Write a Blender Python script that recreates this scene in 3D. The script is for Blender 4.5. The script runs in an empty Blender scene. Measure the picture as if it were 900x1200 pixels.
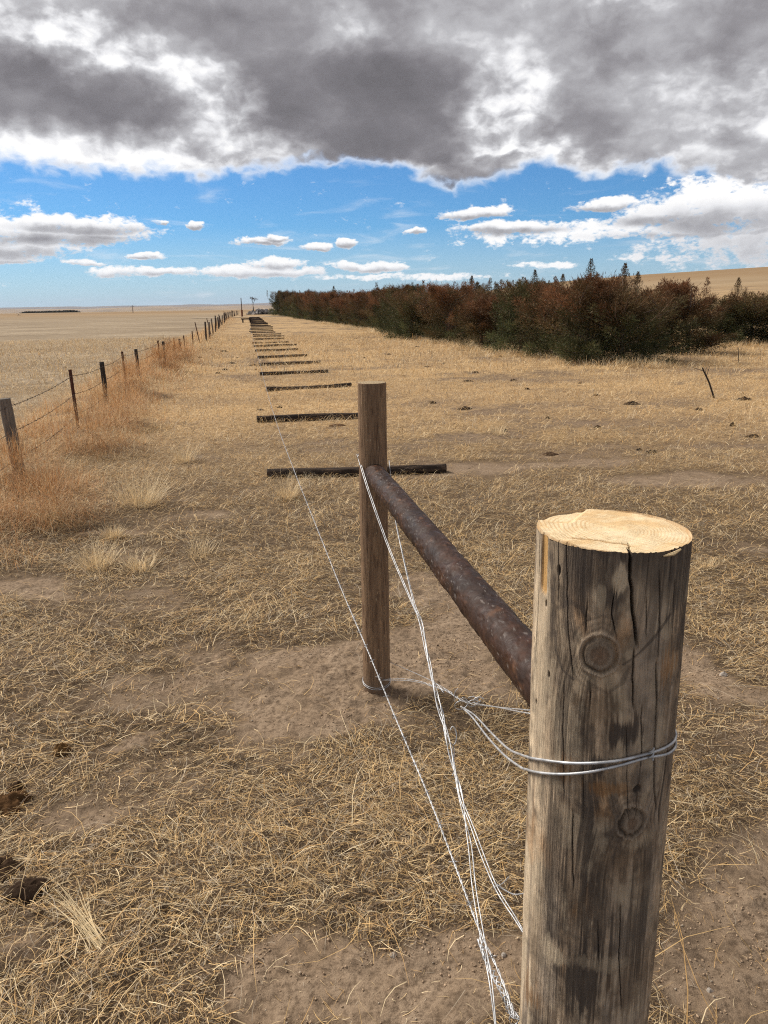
import bpy, math
import numpy as np
from mathutils import Vector, Matrix

sc = bpy.context.scene
R = math.radians
rng = np.random.default_rng(7)

# ------------------------------------------------------------------ camera
H = 1.65
F = 850.0
YAW, PITCH, ROLL = R(10.022), R(15.922), R(0.9)
fwd = np.array([math.sin(YAW) * math.cos(PITCH), math.cos(YAW) * math.cos(PITCH), -math.sin(PITCH)])
r0 = np.array([math.cos(YAW), -math.sin(YAW), 0.0])
u0 = np.cross(r0, fwd)
rgt = math.cos(ROLL) * r0 - math.sin(ROLL) * u0
upv = math.cos(ROLL) * u0 + math.sin(ROLL) * r0
CAM = np.array([0, 0, H])
cd = bpy.data.cameras.new("camera")
cam = bpy.data.objects.new("camera", cd)
sc.collection.objects.link(cam)
sc.camera = cam
cam.matrix_world = Matrix(((rgt[0], upv[0], -fwd[0], 0), (rgt[1], upv[1], -fwd[1], 0), (rgt[2], upv[2], -fwd[2], H), (0, 0, 0, 1)))
cd.sensor_fit = 'VERTICAL'
cd.sensor_height = 36
cd.sensor_width = 27
cd.lens = F / 1200 * 36
cd.clip_start = 0.02
cd.clip_end = 60000


def ray(px, py):
    d = fwd + rgt * ((px - 450) / F) - upv * ((py - 600) / F)
    return d / np.linalg.norm(d)


def atz(px, py, z=0.0):
    d = ray(px, py)
    return CAM + d * ((z - H) / d[2])


def atY(px, py, Y):
    d = ray(px, py)
    return CAM + d * (Y / d[1])


def azel(px, py):
    d = ray(px, py)
    return math.degrees(math.atan2(d[0], d[1])), math.degrees(math.asin(d[2]))


# ------------------------------------------------------------------ exposure, sun, world
sc.view_settings.view_transform = 'Standard'
sc.view_settings.look = 'None'
sc.view_settings.gamma = 1
sc.view_settings.use_curve_mapping = False
sc.view_settings.exposure = 0.38
sc.cycles.use_denoising = False
sc.cycles.pixel_filter_type = 'BLACKMAN_HARRIS'
sc.cycles.filter_width = 1.15
sc.cycles.max_bounces = 5
sc.cycles.diffuse_bounces = 3
sc.cycles.transparent_max_bounces = 4
sc.cycles.volume_bounces = 0
sc.cycles.use_adaptive_sampling = True
sc.cycles.adaptive_threshold = 0.01

SUN_AZ, SUN_EL = R(-48), R(46)      # azimuth measured from +Y towards +X
sl = bpy.data.lights.new("sun", 'SUN')
sl.energy = 4.0
sl.angle = R(28)
sl.color = (1.0, 0.95, 0.87)
sun = bpy.data.objects.new("sun", sl)
sc.collection.objects.link(sun)
sdir = Vector((math.sin(SUN_AZ) * math.cos(SUN_EL), math.cos(SUN_AZ) * math.cos(SUN_EL), math.sin(SUN_EL)))
sun.rotation_euler = sdir.to_track_quat('Z', 'Y').to_euler()
sun.location = (0, 0, 30)

world = bpy.data.worlds.new("World")
sc.world = world
world.use_nodes = True


class N:
    """tiny expression builder for shader nodes"""
    def __init__(s, nt):
        s.nt = nt

    def node(s, typ, **kw):
        n = s.nt.nodes.new(typ)
        for k, v in kw.items():
            setattr(n, k, v)
        return n

    def put(s, sock, v):
        if isinstance(v, bpy.types.NodeSocket):
            s.nt.links.new(v, sock)
        elif v is not None:
            sock.default_value = v

    def m(s, op, a, b=None, c=None, clamp=False):
        n = s.node('ShaderNodeMath', operation=op, use_clamp=clamp)
        s.put(n.inputs[0], a)
        s.put(n.inputs[1], b)
        s.put(n.inputs[2], c)
        return n.outputs[0]

    def v(s, op, a, b=None, c=None):
        n = s.node('ShaderNodeVectorMath', operation=op)
        s.put(n.inputs[0], a)
        s.put(n.inputs[1], b)
        s.put(n.inputs[2], c)
        return n.outputs['Value'] if op in ('LENGTH', 'DOT_PRODUCT') else n.outputs[0]

    def xyz(s, x=0.0, y=0.0, z=0.0):
        n = s.node('ShaderNodeCombineXYZ')
        s.put(n.inputs[0], x)
        s.put(n.inputs[1], y)
        s.put(n.inputs[2], z)
        return n.outputs[0]

    def sep(s, a):
        n = s.node('ShaderNodeSeparateXYZ')
        s.put(n.inputs[0], a)
        return n.outputs

    def noise(s, vec, scale, detail=4, rough=.5, dist=0.0, lac=2.0, out='Fac'):
        n = s.node('ShaderNodeTexNoise')
        s.put(n.inputs['Vector'], vec)
        s.put(n.inputs['Scale'], scale)
        n.inputs['Detail'].default_value = detail
        n.inputs['Roughness'].default_value = rough
        n.inputs['Distortion'].default_value = dist
        n.inputs['Lacunarity'].default_value = lac
        return n.outputs[out]

    def mix(s, f, a, b, mode='MIX'):
        n = s.node('ShaderNodeMix', data_type='RGBA', blend_type=mode)
        s.put(n.inputs[0], f)
        s.put(n.inputs[6], a)
        s.put(n.inputs[7], b)
        return n.outputs[2]

    def mr(s, x, a, b, c=0.0, d=1.0, smooth=False):
        n = s.node('ShaderNodeMapRange')
        n.interpolation_type = 'SMOOTHSTEP' if smooth else 'LINEAR'
        s.put(n.inputs[0], x)
        for i, q in enumerate((a, b, c, d)):
            s.put(n.inputs[i + 1], q)
        return n.outputs[0]

    def curve(s, x, x0, x1, pts, y0=0.0, y1=1.0):
        """float curve through pts given in real units"""
        t = s.mr(x, x0, x1)
        n = s.node('ShaderNodeFloatCurve')
        s.put(n.inputs['Value'], t)
        c = n.mapping.curves[0]
        P = [((a - x0) / (x1 - x0), (b - y0) / (y1 - y0)) for a, b in pts]
        c.points[0].location = P[0]
        c.points[-1].location = P[-1]
        for p in P[1:-1]:
            c.points.new(*p)
        n.mapping.update()
        return s.m('MULTIPLY_ADD', n.outputs[0], y1 - y0, y0)


def C4(*c):
    return (c[0], c[1], c[2], 1.0)


def build_world():
    nt = world.node_tree
    nt.nodes.clear()
    g = N(nt)
    out = g.node('ShaderNodeOutputWorld')
    tc = g.node('ShaderNodeTexCoord')
    d = g.v('NORMALIZE', tc.outputs['Generated'])
    dx, dy, dz = g.sep(d)
    az = g.m('MULTIPLY', g.m('ARCTAN2', dx, dy), 57.2958)
    el = g.m('MULTIPLY', g.m('ARCSINE', dz), 57.2958)
    # ---- clear sky
    sky = g.node('ShaderNodeTexSky', sky_type='NISHITA')
    sky.sun_disc = False
    sky.sun_elevation = SUN_EL
    sky.sun_rotation = SUN_AZ
    sky.altitude = 900
    sky.air_density = 1.0
    sky.dust_density = 0.4
    sky.ozone_density = 1.6
    # ---- noises in direction space
    k = g.m('DIVIDE', 1.0, g.m('ADD', g.m('MAXIMUM', dz, 0.0), 0.10))
    plan = g.xyz(g.m('MULTIPLY', dx, k), g.m('MULTIPLY', dy, k), 0.0)
    iso = g.xyz(az, g.m('MULTIPLY', el, 1.5), 0.0)
    wv = g.noise(iso, 0.11, 4, .55, out='Color')
    wv2 = g.noise(iso, 0.5, 4, .6, out='Color')
    warp = g.v('ADD', g.v('MULTIPLY', g.v('SUBTRACT', wv, (.5, .5, .5)), (6, 4.0, 0)),
               g.v('MULTIPLY', g.v('SUBTRACT', wv2, (.5, .5, .5)), (3.0, 2.0, 0)))
    flat = g.xyz(az, el, 0.0)
    pos = g.v('ADD', flat, warp)
    pos_s = g.v('ADD', flat, g.v('MULTIPLY', g.v('SUBTRACT', wv2, (.5, .5, .5)), (1.6, .9, 0)))
    nb = g.noise(plan, 2.1, 6, .50, 0.2)          # big billows in perspective
    ni = g.noise(iso, 0.14, 5, .46, 0.5)          # puffy structure
    nf = g.noise(iso, 0.62, 5, .50, 0.3)

    shades = []
    P_low = pos_s

    def blob(px, py, wx, wy, amp=1.0, p=pos, soft=1.0):
        a, e = azel(px, py)
        sx, sy = wx / 12.6, wy / 13.2           # pixels -> degrees near the upper frame
        q = g.v('MULTIPLY_ADD', p, (1 / sx, 1 / sy, 0), (-a / sx, -e / sy, 0))
        l = g.v('LENGTH', q)
        r_ = g.mr(l, 1 + soft * .55, 1 - soft * .55, 0.0, amp, smooth=True)
        if p is P_low and amp >= .8:
            shades.append(g.m('MULTIPLY', r_, g.mr(g.sep(q)[1], .35, -.85, 0, .62, smooth=True)))
        return r_

    def total(items, op='ADD'):
        t = items[0]
        for i in items[1:]:
            t = g.m(op, t, i)
        return t

    # ---- edge of the big deck: elevation of its far rim as a function of azimuth
    rim_px = [(-500, 190), (-200, 200), (0, 200), (100, 210), (200, 214), (330, 206), (400, 198), (450, 198), (490, 212),
              (540, 222), (600, 214), (640, 200), (665, 206), (700, 214), (740, 204), (800, 208), (900, 235), (1100, 240), (1400, 230)]
    pts = []
    for x, y in rim_px:
        a, e = azel(x, y)
        pts.append((a, e))
    rim = g.curve(az, -60, 80, [(-60, 10)] + [p for p in pts if -58 < p[0] < 78] + [(80, 9)], 0, 20)
    posel = g.sep(pos_s)[1]
    over = g.m('SUBTRACT', posel, rim)
    deck = g.m('ADD', g.m('MULTIPLY', over, 0.55), g.m('MULTIPLY', g.m('SUBTRACT', ni, .5), 1.1))
    deck = g.m('ADD', deck, g.m('MULTIPLY', g.m('SUBTRACT', nf, .5), 1.25))
    deck = g.mr(deck, -0.05, 0.62, 0, 1, smooth=True)
    # lower, separate clouds
    P = pos_s
    P_low = P
    low = total([
        blob(40, 270, 95, 12, 1, P), blob(10, 286, 60, 13, 1, P), blob(95, 263, 55, 8, 1, P), blob(5, 302, 34, 5, .9, P),
        blob(229, 263, 8, 4, 1, P, .7), blob(186, 259, 9, 2.5, .85, P, .8), blob(120, 272, 30, 6, .9, P),
        blob(308, 283, 26, 3.5, 1, P), blob(323, 279, 12, 4, 1, P, .8), blob(370, 289, 18, 4.5, 1, P, .8), blob(406, 285, 10, 4.5, 1, P, .8), blob(168, 300, 22, 2.5, .8, P),
        blob(300, 318, 66, 6, 1, P), blob(325, 308, 26, 6, .95, P), blob(430, 312, 42, 5, .95, P), blob(190, 317, 36, 4.5, .95, P), blob(135, 318, 24, 6, .95, P),
        blob(485, 272, 12, 3, .9, P), blob(560, 249, 34, 6, 1, P), blob(600, 266, 48, 7, 1, P),
        blob(640, 276, 95, 8, .62, P), blob(706, 240, 28, 6, 1, P), blob(775, 250, 42, 11, 1, P), blob(850, 240, 60, 26, 1, P),
        blob(830, 268, 90, 8, .8, P), blob(830, 300, 90, 4, .62, P), blob(720, 262, 50, 7, .75, P),
        blob(1080, 250, 190, 45, 1, P), blob(-220, 265, 150, 30, 1, P),
        blob(470, 324, 90, 3.5, .7, P), blob(630, 311, 50, 3, .66, P), blob(97, 307, 18, 3, .8, P),
    ], 'MAXIMUM')
    low = g.m('ADD', low, g.m('MULTIPLY', g.m('SUBTRACT', nf, .50), 1.9))
    low = g.m('ADD', low, g.m('MULTIPLY', g.m('SUBTRACT', g.noise(g.v('MULTIPLY', iso, (1, 1.3, 1)), 2.6, 6, .6, .3), .5), 1.1))
    low = g.mr(low, 0.28, 0.80, 0, 1, smooth=True)
    low = g.m('MULTIPLY', low, g.mr(el, 0.3, 1.6, 0, 1, smooth=True))
    # thin high streaks
    st = g.noise(g.xyz(g.m('MULTIPLY', az, .32), g.m('MULTIPLY', el, 1.9), 4.0), .5, 5, .55, .6)
    st = g.m('MULTIPLY', g.mr(st, .52, .80, 0, .38, smooth=True), g.mr(el, 12, 6, 0, 1))
    haze = g.m('MULTIPLY', g.mr(el, 5.6, 0.0, 0, 1), g.mr(st, 0, .38, .62, .92))
    cover = g.m('MAXIMUM', deck, low)
    cover = g.m('MAXIMUM', cover, st)
    # ---- darkness of the cloud base
    Q = pos
    dark = total([
        blob(420, 118, 155, 58, .95, Q, .75), blob(470, 155, 95, 32, 1.0, Q, .6), blob(562, 200, 62, 18, .80, Q, .7),
        blob(70, 112, 125, 36, .85, Q, .8), blob(290, 45, 130, 46, .72, Q), blob(480, 15, 110, 40, .55, Q),
        blob(700, 118, 120, 40, .60, Q), blob(740, 176, 80, 16, .50, Q), blob(860, 185, 55, 20, .55, Q),
        blob(810, 45, 140, 40, .52, Q), blob(620, 55, 80, 46, .50, Q), blob(250, 165, 42, 12, .45, Q), blob(845, 232, 36, 14, .5, Q),
        blob(20, 60, 70, 16, .3, Q), blob(180, 10, 80, 16, .5, Q), blob(640, 185, 60, 16, .35, Q),
    ], 'MAXIMUM')
    white = total([blob(130, 52, 62, 18, .9, Q), blob(215, 92, 42, 22, 1, Q), blob(262, 128, 30, 28, 1, Q), blob(300, 172, 48, 12, .8, Q),
                   blob(590, 130, 40, 40, 1.15, Q), blob(635, 195, 22, 26, 1, Q), blob(180, 190, 200, 14, .35, Q), blob(405, 42, 28, 24, .5, Q),
                   blob(690, 205, 60, 14, .7, Q), blob(60, 160, 90, 14, .6, Q), blob(610, 160, 24, 20, .7, Q), blob(470, 200, 60, 8, .7, Q), blob(800, 110, 60, 16, .45, Q), blob(780, 200, 70, 12, .5, Q), blob(640, 95, 30, 14, .35, Q)], 'MAXIMUM')
    rest = g.mr(el, 19, 26, 0.0, 0.62, smooth=True)
    dark = g.m('MAXIMUM', dark, rest)
    K = g.m('MULTIPLY_ADD', dark, .72, .12)
    K = g.m('ADD', K, g.m('MULTIPLY', g.m('SUBTRACT', ni, .5), .85))
    K = g.m('ADD', K, g.m('MULTIPLY', g.m('SUBTRACT', nf, .5), g.mr(dark, .1, .7, .62, .22)))
    bil = g.m('ABSOLUTE', g.m('SUBTRACT', g.noise(g.v('ADD', iso, g.v('MULTIPLY', wv2, (1.5, 1.5, 0))), 0.42, 5, .5, .2), .5))
    bil2 = g.m('ABSOLUTE', g.m('SUBTRACT', g.noise(iso, 1.5, 4, .5, .2), .5))
    K = g.m('ADD', K, g.m('MULTIPLY', g.m('SUBTRACT', .085, bil), g.mr(dark, .05, .7, .95, .22)))
    K = g.m('ADD', K, g.m('MULTIPLY', g.m('SUBTRACT', .08, bil2), .10))
    K = g.m('ADD', K, g.m('MULTIPLY', g.m('SUBTRACT', nb, .5), .35))
    K = g.m('SUBTRACT', K, g.m('MULTIPLY', white, g.mr(nf, .35, .65, .52, .26)))
    K = g.m('MULTIPLY', K, g.mr(deck, .35, 1.0, 0.0, 1.0, smooth=True))
    # undersides of the small clouds: compare coverage with the coverage a little higher
    lowK = g.m('MULTIPLY', g.m('MULTIPLY', total(shades, 'MAXIMUM'), g.mr(nf, .25, .75, .55, 1.25)), g.mr(el, 1.0, 5, .45, 1))
    K = g.m('MAXIMUM', K, lowK)
    K = g.m('MULTIPLY', K, 1.0, clamp=True)
    ramp = g.node('ShaderNodeValToRGB')
    cr = ramp.color_ramp
    cr.elements[0].position = 0.0
    cr.elements[0].color = (1.04, 1.03, 1.02, 1)
    cr.elements[1].position = 1.0
    cr.elements[1].color = (.155, .145, .155, 1)
    for p_, c_ in ((.14, (.84, .84, .86)), (.34, (.50, .495, .515)), (.58, (.31, .298, .315)), (.80, (.205, .193, .207))):
        e = cr.elements.new(p_)
        e.color = (*c_, 1)
    g.put(ramp.inputs[0], K)
    skyc = g.mix(1.0, sky.outputs[0], (0.33, 0.66, 0.97, 1), 'MULTIPLY')
    b1 = g.node('ShaderNodeBackground')
    g.put(b1.inputs[0], skyc)
    b1.inputs[1].default_value = 0.085
    b2 = g.node('ShaderNodeBackground')
    g.put(b2.inputs[0], ramp.outputs[0])
    b2.inputs[1].default_value = .80
    b3 = g.node('ShaderNodeBackground')
    b3.inputs[0].default_value = (.60, .70, .80, 1)
    b3.inputs[1].default_value = .80
    m0 = g.node('ShaderNodeMixShader')
    g.put(m0.inputs[0], haze)
    g.nt.links.new(b1.outputs[0], m0.inputs[1])
    g.nt.links.new(b3.outputs[0], m0.inputs[2])
    m1 = g.node('ShaderNodeMixShader')
    g.put(m1.inputs[0], cover)
    g.nt.links.new(m0.outputs[0], m1.inputs[1])
    g.nt.links.new(b2.outputs[0], m1.inputs[2])
    g.nt.links.new(m1.outputs[0], out.inputs[0])
    world.cycles.sampling_method = 'MANUAL'
    world.cycles.sample_map_resolution = 512


build_world()

# ------------------------------------------------------------------ numpy noise


def _hash(ix, iy, iz, seed):
    h = (ix.astype(np.int64) * 374761393 + iy.astype(np.int64) * 668265263 + iz.astype(np.int64) * 2147483647 + seed * 974634777) & 0xffffffff
    h = ((h ^ (h >> 13)) * 1274126177) & 0xffffffff
    h = h ^ (h >> 16)
    return (h & 0xffffff) / float(0xffffff)


def vnoise(x, y, z=None, seed=0):
    x = np.asarray(x, float)
    y = np.asarray(y, float)
    ix, iy = np.floor(x), np.floor(y)
    fx, fy = x - ix, y - iy
    fx = fx * fx * (3 - 2 * fx)
    fy = fy * fy * (3 - 2 * fy)
    if z is None:
        iz = np.zeros_like(ix)
        a = _hash(ix, iy, iz, seed)
        b = _hash(ix + 1, iy, iz, seed)
        c = _hash(ix, iy + 1, iz, seed)
        d = _hash(ix + 1, iy + 1, iz, seed)
        return (a + (b - a) * fx) * (1 - fy) + (c + (d - c) * fx) * fy
    z = np.asarray(z, float)
    iz = np.floor(z)
    fz = z - iz
    fz = fz * fz * (3 - 2 * fz)
    r = 0
    for k in (0, 1):
        a = _hash(ix, iy, iz + k, seed)
        b = _hash(ix + 1, iy, iz + k, seed)
        c = _hash(ix, iy + 1, iz + k, seed)
        d = _hash(ix + 1, iy + 1, iz + k, seed)
        v = (a + (b - a) * fx) * (1 - fy) + (c + (d - c) * fx) * fy
        r = r + v * (fz if k else 1 - fz)
    return r


def fbm(x, y, z=None, oct=4, seed=0, rough=.5):
    r, a, t = 0, 1.0, 0.0
    f = 1.0
    for o in range(oct):
        r = r + a * vnoise(np.asarray(x) * f + 17.3 * o, np.asarray(y) * f - 9.1 * o, None if z is None else np.asarray(z) * f + 3.7 * o, seed + o)
        t += a
        a *= rough
        f *= 2.03
    return r / t


def sstep(a, b, x):
    t = np.clip((x - a) / (b - a), 0, 1)
    return t * t * (3 - 2 * t)


# ------------------------------------------------------------------ mesh helpers
COL = sc.collection


def link(name, me, mat=None, parent=None):
    o = bpy.data.objects.new(name, me)
    COL.objects.link(o)
    if mat is not None and len(me.materials) == 0:
        me.materials.append(mat)
    if parent is not None:
        o.parent = parent
    return o


def tag(o, label=None, cat=None, group=None, kind=None):
    if label:
        o['label'] = label
    if cat:
        o['category'] = cat
    if group:
        o['group'] = group
    if kind:
        o['kind'] = kind
    return o


def empty(name, loc=(0, 0, 0), rz=0.0):
    o = bpy.data.objects.new(name, None)
    o.empty_display_size = 0.1
    COL.objects.link(o)
    o.location = loc
    o.rotation_euler = (0, 0, rz)
    return o


def np_mesh(name, V, Fq, smooth=False, col=None, extra=None):
    """V (n,3), Fq (m,k) uniform polygons or list of arrays"""
    V = np.asarray(V, np.float32)
    if not isinstance(Fq, list):
        Fq = [Fq]
    Fq = [np.asarray(f, np.int32) for f in Fq if len(f)]
    me = bpy.data.meshes.new(name)
    me.vertices.add(len(V))
    me.vertices.foreach_set('co', V.ravel())
    nl = sum(f.size for f in Fq)
    me.loops.add(nl)
    me.loops.foreach_set('vertex_index', np.concatenate([f.ravel() for f in Fq]))
    starts, tot = [], 0
    for f in Fq:
        starts.append(tot + np.arange(len(f)) * f.shape[1])
        tot += f.size
    starts = np.concatenate(starts).astype(np.int32)
    me.polygons.add(len(starts))
    me.polygons.foreach_set('loop_start', starts)
    me.polygons.foreach_set('use_smooth', np.full(len(starts), smooth))
    if col is not None:
        a = me.color_attributes.new('Col', 'FLOAT_COLOR', 'POINT')
        c = np.ones((len(V), 4), np.float32)
        c[:, :3] = col
        a.data.foreach_set('color', c.ravel())
    if extra:
        for k, arr in extra.items():
            a = me.attributes.new(k, 'FLOAT', 'POINT')
            a.data.foreach_set('value', np.asarray(arr, np.float32))
    me.update(calc_edges=True)
    return me


class MB:
    """collects pieces (verts, quads/tris, colours)"""
    def __init__(s):
        s.V, s.F, s.C, s.n = [], {}, [], 0

    def add(s, V, F, c=(1, 1, 1)):
        V = np.asarray(V, float)
        F = np.asarray(F, int)
        s.V.append(V)
        s.F.setdefault(F.shape[1], []).append(F + s.n)
        c = np.asarray(c, float)
        s.C.append(np.broadcast_to(c, (len(V), 3)))
        s.n += len(V)

    def build(s, name, mat, parent=None, smooth=False):
        me = np_mesh(name, np.concatenate(s.V), [np.concatenate(f) for f in s.F.values()], smooth, np.concatenate(s.C))
        return link(name, me, mat, parent)

    def tube(s, P, rad, seg=8, c=(1, 1, 1), caps=True, closed=False):
        P = np.asarray(P, float)
        n = len(P)
        rad = np.broadcast_to(np.asarray(rad, float), (n,))
        T = np.gradient(P, axis=0)
        T /= np.linalg.norm(T, axis=1)[:, None] + 1e-12
        up = np.array([0, 0, 1.0]) if abs(T[0][2]) < .9 else np.array([0, 1.0, 0])
        a = np.cross(T[0], up)
        a /= np.linalg.norm(a)
        A = [a]
        for i in range(1, n):
            a = A[-1] - T[i] * (A[-1] @ T[i])
            a /= np.linalg.norm(a) + 1e-12
            A.append(a)
        A = np.array(A)
        B = np.cross(T, A)
        th = np.linspace(0, 2 * np.pi, seg, endpoint=False)
        V = P[:, None] + rad[:, None, None] * (np.cos(th)[None, :, None] * A[:, None] + np.sin(th)[None, :, None] * B[:, None])
        i = np.arange(n - 1)[:, None] * seg
        j = np.arange(seg)[None]
        j2 = (j + 1) % seg
        Q = np.stack([i + j, i + j2, i + seg + j2, i + seg + j], -1).reshape(-1, 4)
        s.add(V.reshape(-1, 3), Q, c)
        if caps:
            base = s.n - n * seg
            s.F.setdefault(seg, []).append(np.array([[base + q for q in range(seg)][::-1], [base + (n - 1) * seg + q for q in range(seg)]]))

    def box(s, c, size, ax=None, col=(1, 1, 1)):
        c = np.asarray(c, float)
        h = np.asarray(size, float) / 2
        ax = np.eye(3) if ax is None else np.asarray(ax, float)
        S = np.array([[x, y, z] for x in (-1, 1) for y in (-1, 1) for z in (-1, 1)], float)
        V = c + (S * h) @ ax
        s.add(V, [[0, 1, 3, 2], [4, 6, 7, 5], [0, 4, 5, 1], [2, 3, 7, 6], [0, 2, 6, 4], [1, 5, 7, 3]], col)


def principled(name, rough=.85, spec=.25, metal=0.0):
    m = bpy.data.materials.new(name)
    m.use_nodes = True
    nt = m.node_tree
    b = nt.nodes['Principled BSDF']
    b.inputs['Roughness'].default_value = rough
    b.inputs['Specular IOR Level'].default_value = spec
    b.inputs['Metallic'].default_value = metal
    return m, N(nt), b


def attr_mat(name, rough=.85, spec=.2, metal=0.0, trans=0.0, var=0.0, vscale=30, bump=0.0, bscale=60, bstretch=(1, 1, 1), objvar=0.0):
    m, g, b = principled(name, rough, spec, metal)
    a = g.node('ShaderNodeAttribute', attribute_name='Col')
    c = a.outputs['Color']
    tc = g.node('ShaderNodeTexCoord')
    if var:
        n = g.noise(g.v('MULTIPLY', tc.outputs['Object'], bstretch), vscale, 5, .6)
        c = g.mix(1.0, c, g.mr(n, .25, .75, 1 - var, 1 + var), 'MULTIPLY')
    if objvar:
        oi = g.node('ShaderNodeObjectInfo')
        c = g.mix(1.0, c, g.mr(oi.outputs['Random'], 0, 1, 1 - objvar, 1 + objvar), 'MULTIPLY')
    g.put(b.inputs['Base Color'], c)
    if bump:
        n = g.noise(g.v('MULTIPLY', tc.outputs['Object'], bstretch), bscale, 6, .65)
        bn = g.node('ShaderNodeBump')
        bn.inputs['Strength'].default_value = bump
        bn.inputs['Distance'].default_value = .01
        g.put(bn.inputs['Height'], n)
        g.put(b.inputs['Normal'], bn.outputs[0])
    if trans:
        t = g.node('ShaderNodeBsdfTranslucent')
        g.put(t.inputs[0], c)
        mx = g.node('ShaderNodeMixShader')
        mx.inputs[0].default_value = trans
        g.nt.links.new(b.outputs[0], mx.inputs[1])
        g.nt.links.new(t.outputs[0], mx.inputs[2])
        g.nt.links.new(mx.outputs[0], g.nt.nodes['Material Output'].inputs[0])
    return m


# ------------------------------------------------------------------ terrain
FPX, FPY = 0.460, 2.86           # line post
BPX, BPY = 0.474, 0.874          # corner post


def hill_amp(azd):
    A = np.array([-180, -40, 8, 12.4, 16, 19.2, 23, 28.9, 33, 37, 45, 70, 110, 180.])
    E = np.array([0, 0, 0, .12, .55, .98, 1.32, 1.66, 1.80, 1.92, 2.1, 2.2, .5, 0])
    return np.tan(np.radians(np.interp(azd, A, E)))


def ground_h(x, y, fine=True):
    x = np.asarray(x, float)
    y = np.asarray(y, float)
    r = np.hypot(x, y) + 1e-6
    azd = np.degrees(np.arctan2(x, y))
    up = sstep(70, 520, r) * 520 * hill_amp(azd) + sstep(45, 110, r) * H * sstep(0, .015, hill_amp(azd))
    h = up * (r < 1e9)
    # gentle swells of the far prairie, kept below eye level
    h = h + sstep(250, 900, r) * (fbm(x / 420, y / 420, oct=3, seed=5) - .5) * 1.6 * sstep(0.0, 1.0, 1 - sstep(0, .01, hill_amp(azd)))
    h = h - sstep(600, 1500, r) * 26 * (1 - sstep(0, .01, hill_amp(azd)))
    near = 1 - sstep(12, 60, r)
    flatp = 1 - np.exp(-(np.hypot(x - FPX, y - FPY) / .7) ** 2)
    h = h + near * (fbm(x / 1.1, y / 1.1, oct=3, seed=11) - .5) * .05 * flatp
    h = h + (1 - sstep(30, 90, r)) * (fbm(x / 6, y / 6, oct=2, seed=12) - .5) * .10 * sstep(3, 12, r)
    # low berm of drifted soil under the old fence
    h = h + .10 * np.exp(-((x + 2.55) / .8) ** 2) * sstep(2, 6, y) * (1 - sstep(80, 160, y))
    # loose tamped soil round the line post
    d = np.hypot(x - FPX, y - FPY)
    h = h + .018 * np.exp(-((d - .30) / .16) ** 2)
    if fine:
        f = 1 - sstep(4, 9, r)
        h = h + f * (fbm(x / .11, y / .11, oct=4, seed=13, rough=.6) - .5) * .026
        cl = sstep(.48, .72, fbm(x / .35, y / .35, oct=3, seed=16))
        h = h + f * cl * sstep(.50, .74, fbm(x / .028 + 2.0 * vnoise(x / .05, y / .05, seed=18), y / .028, oct=3, seed=17, rough=.6)) * .016
        h = h + f * (fbm(x / .05, y / .05, oct=3, seed=14, rough=.7) - .5) * .016
    return h


BARE = []          # (x, y, rx, ry, strength)
for px, py, rx, ry, s in [(420, 800, .46, .36, 1.0), (540, 740, .30, .36, .95), (365, 850, .28, .18, .6),
                          (450, 1130, .26, .12, 1.0), (560, 1150, .24, .16, 1.0), (390, 1175, .24, .10, .9), (310, 1185, .16, .07, .7),
                          (835, 790, .20, .45, 1.0), (850, 1060, .30, .22, .8), (860, 1150, .28, .16, 1.0), (860, 960, .2, .12, .5),
                          (560, 810, .16, .16, .6), (750, 560, .8, .25, .6), (560, 545, .8, .3, .4), (820, 565, .8, .25, .6), (600, 480, 1.6, .5, .5), (720, 500, 1.2, .5, .5), (560, 510, .8, .3, .5), (690, 540, .7, .2, .6),
                          (250, 600, .25, .14, .4), (130, 625, .30, .07, .55), (60, 700, .2, .08, .4), (220, 540, .4, .5, .3), (200, 580, .3, .2, .4),
                          (860, 640, .3, .3, .6), (150, 870, .12, .06, .6), (230, 760, .3, .12, .35), (90, 950, .2, .1, .3), (30, 690, .3, .1, .5),
                          (70, 1060, .12, .10, .6), (20, 1100, .1, .1, .4), (520, 690, .25, .3, .35), (300, 430, 1.5, 3, .35), (650, 440, 4, 2, .25)]:
    p = atz(px, py)
    BARE.append((p[0], p[1], rx, ry, s))


def straw_cover(x, y):
    """0 bare soil .. 1 thick thatch"""
    x = np.asarray(x, float)
    y = np.asarray(y, float)
    c = .73 + (fbm(x / .8, y / .45, oct=5, seed=21, rough=.66) - .5) * 1.55
    c = c + (fbm(x / 3.0, y / 1.8, oct=4, seed=22) - .5) * 1.1
    wx = x + (fbm(x / .3, y / .3, oct=2, seed=23) - .5) * .30
    wy = y + (fbm(x / .3, y / .3, oct=2, seed=24) - .5) * .30
    for bx, by, rx, ry, s in BARE:
        q = ((wx - bx) / rx) ** 2 + ((wy - by) / ry) ** 2
        c = c - s * np.exp(-q ** 1.5)
    c = c + .10 * sstep(9, 25, np.hypot(x, y))
    c = np.clip(c, .0, 1.15)
    return np.clip(c, 0, 1)


def spaced(lo, hi, fine_lo, fine_hi, step, grow):
    a = list(np.arange(fine_lo, fine_hi, step))
    s, v = step, a[-1]
    while v < hi:
        s *= grow
        v += s
        a.append(v)
    s, v = step, a[0]
    b = []
    while v > lo:
        s *= grow
        v -= s
        b.append(v)
    return np.array(b[::-1] + a)


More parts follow.
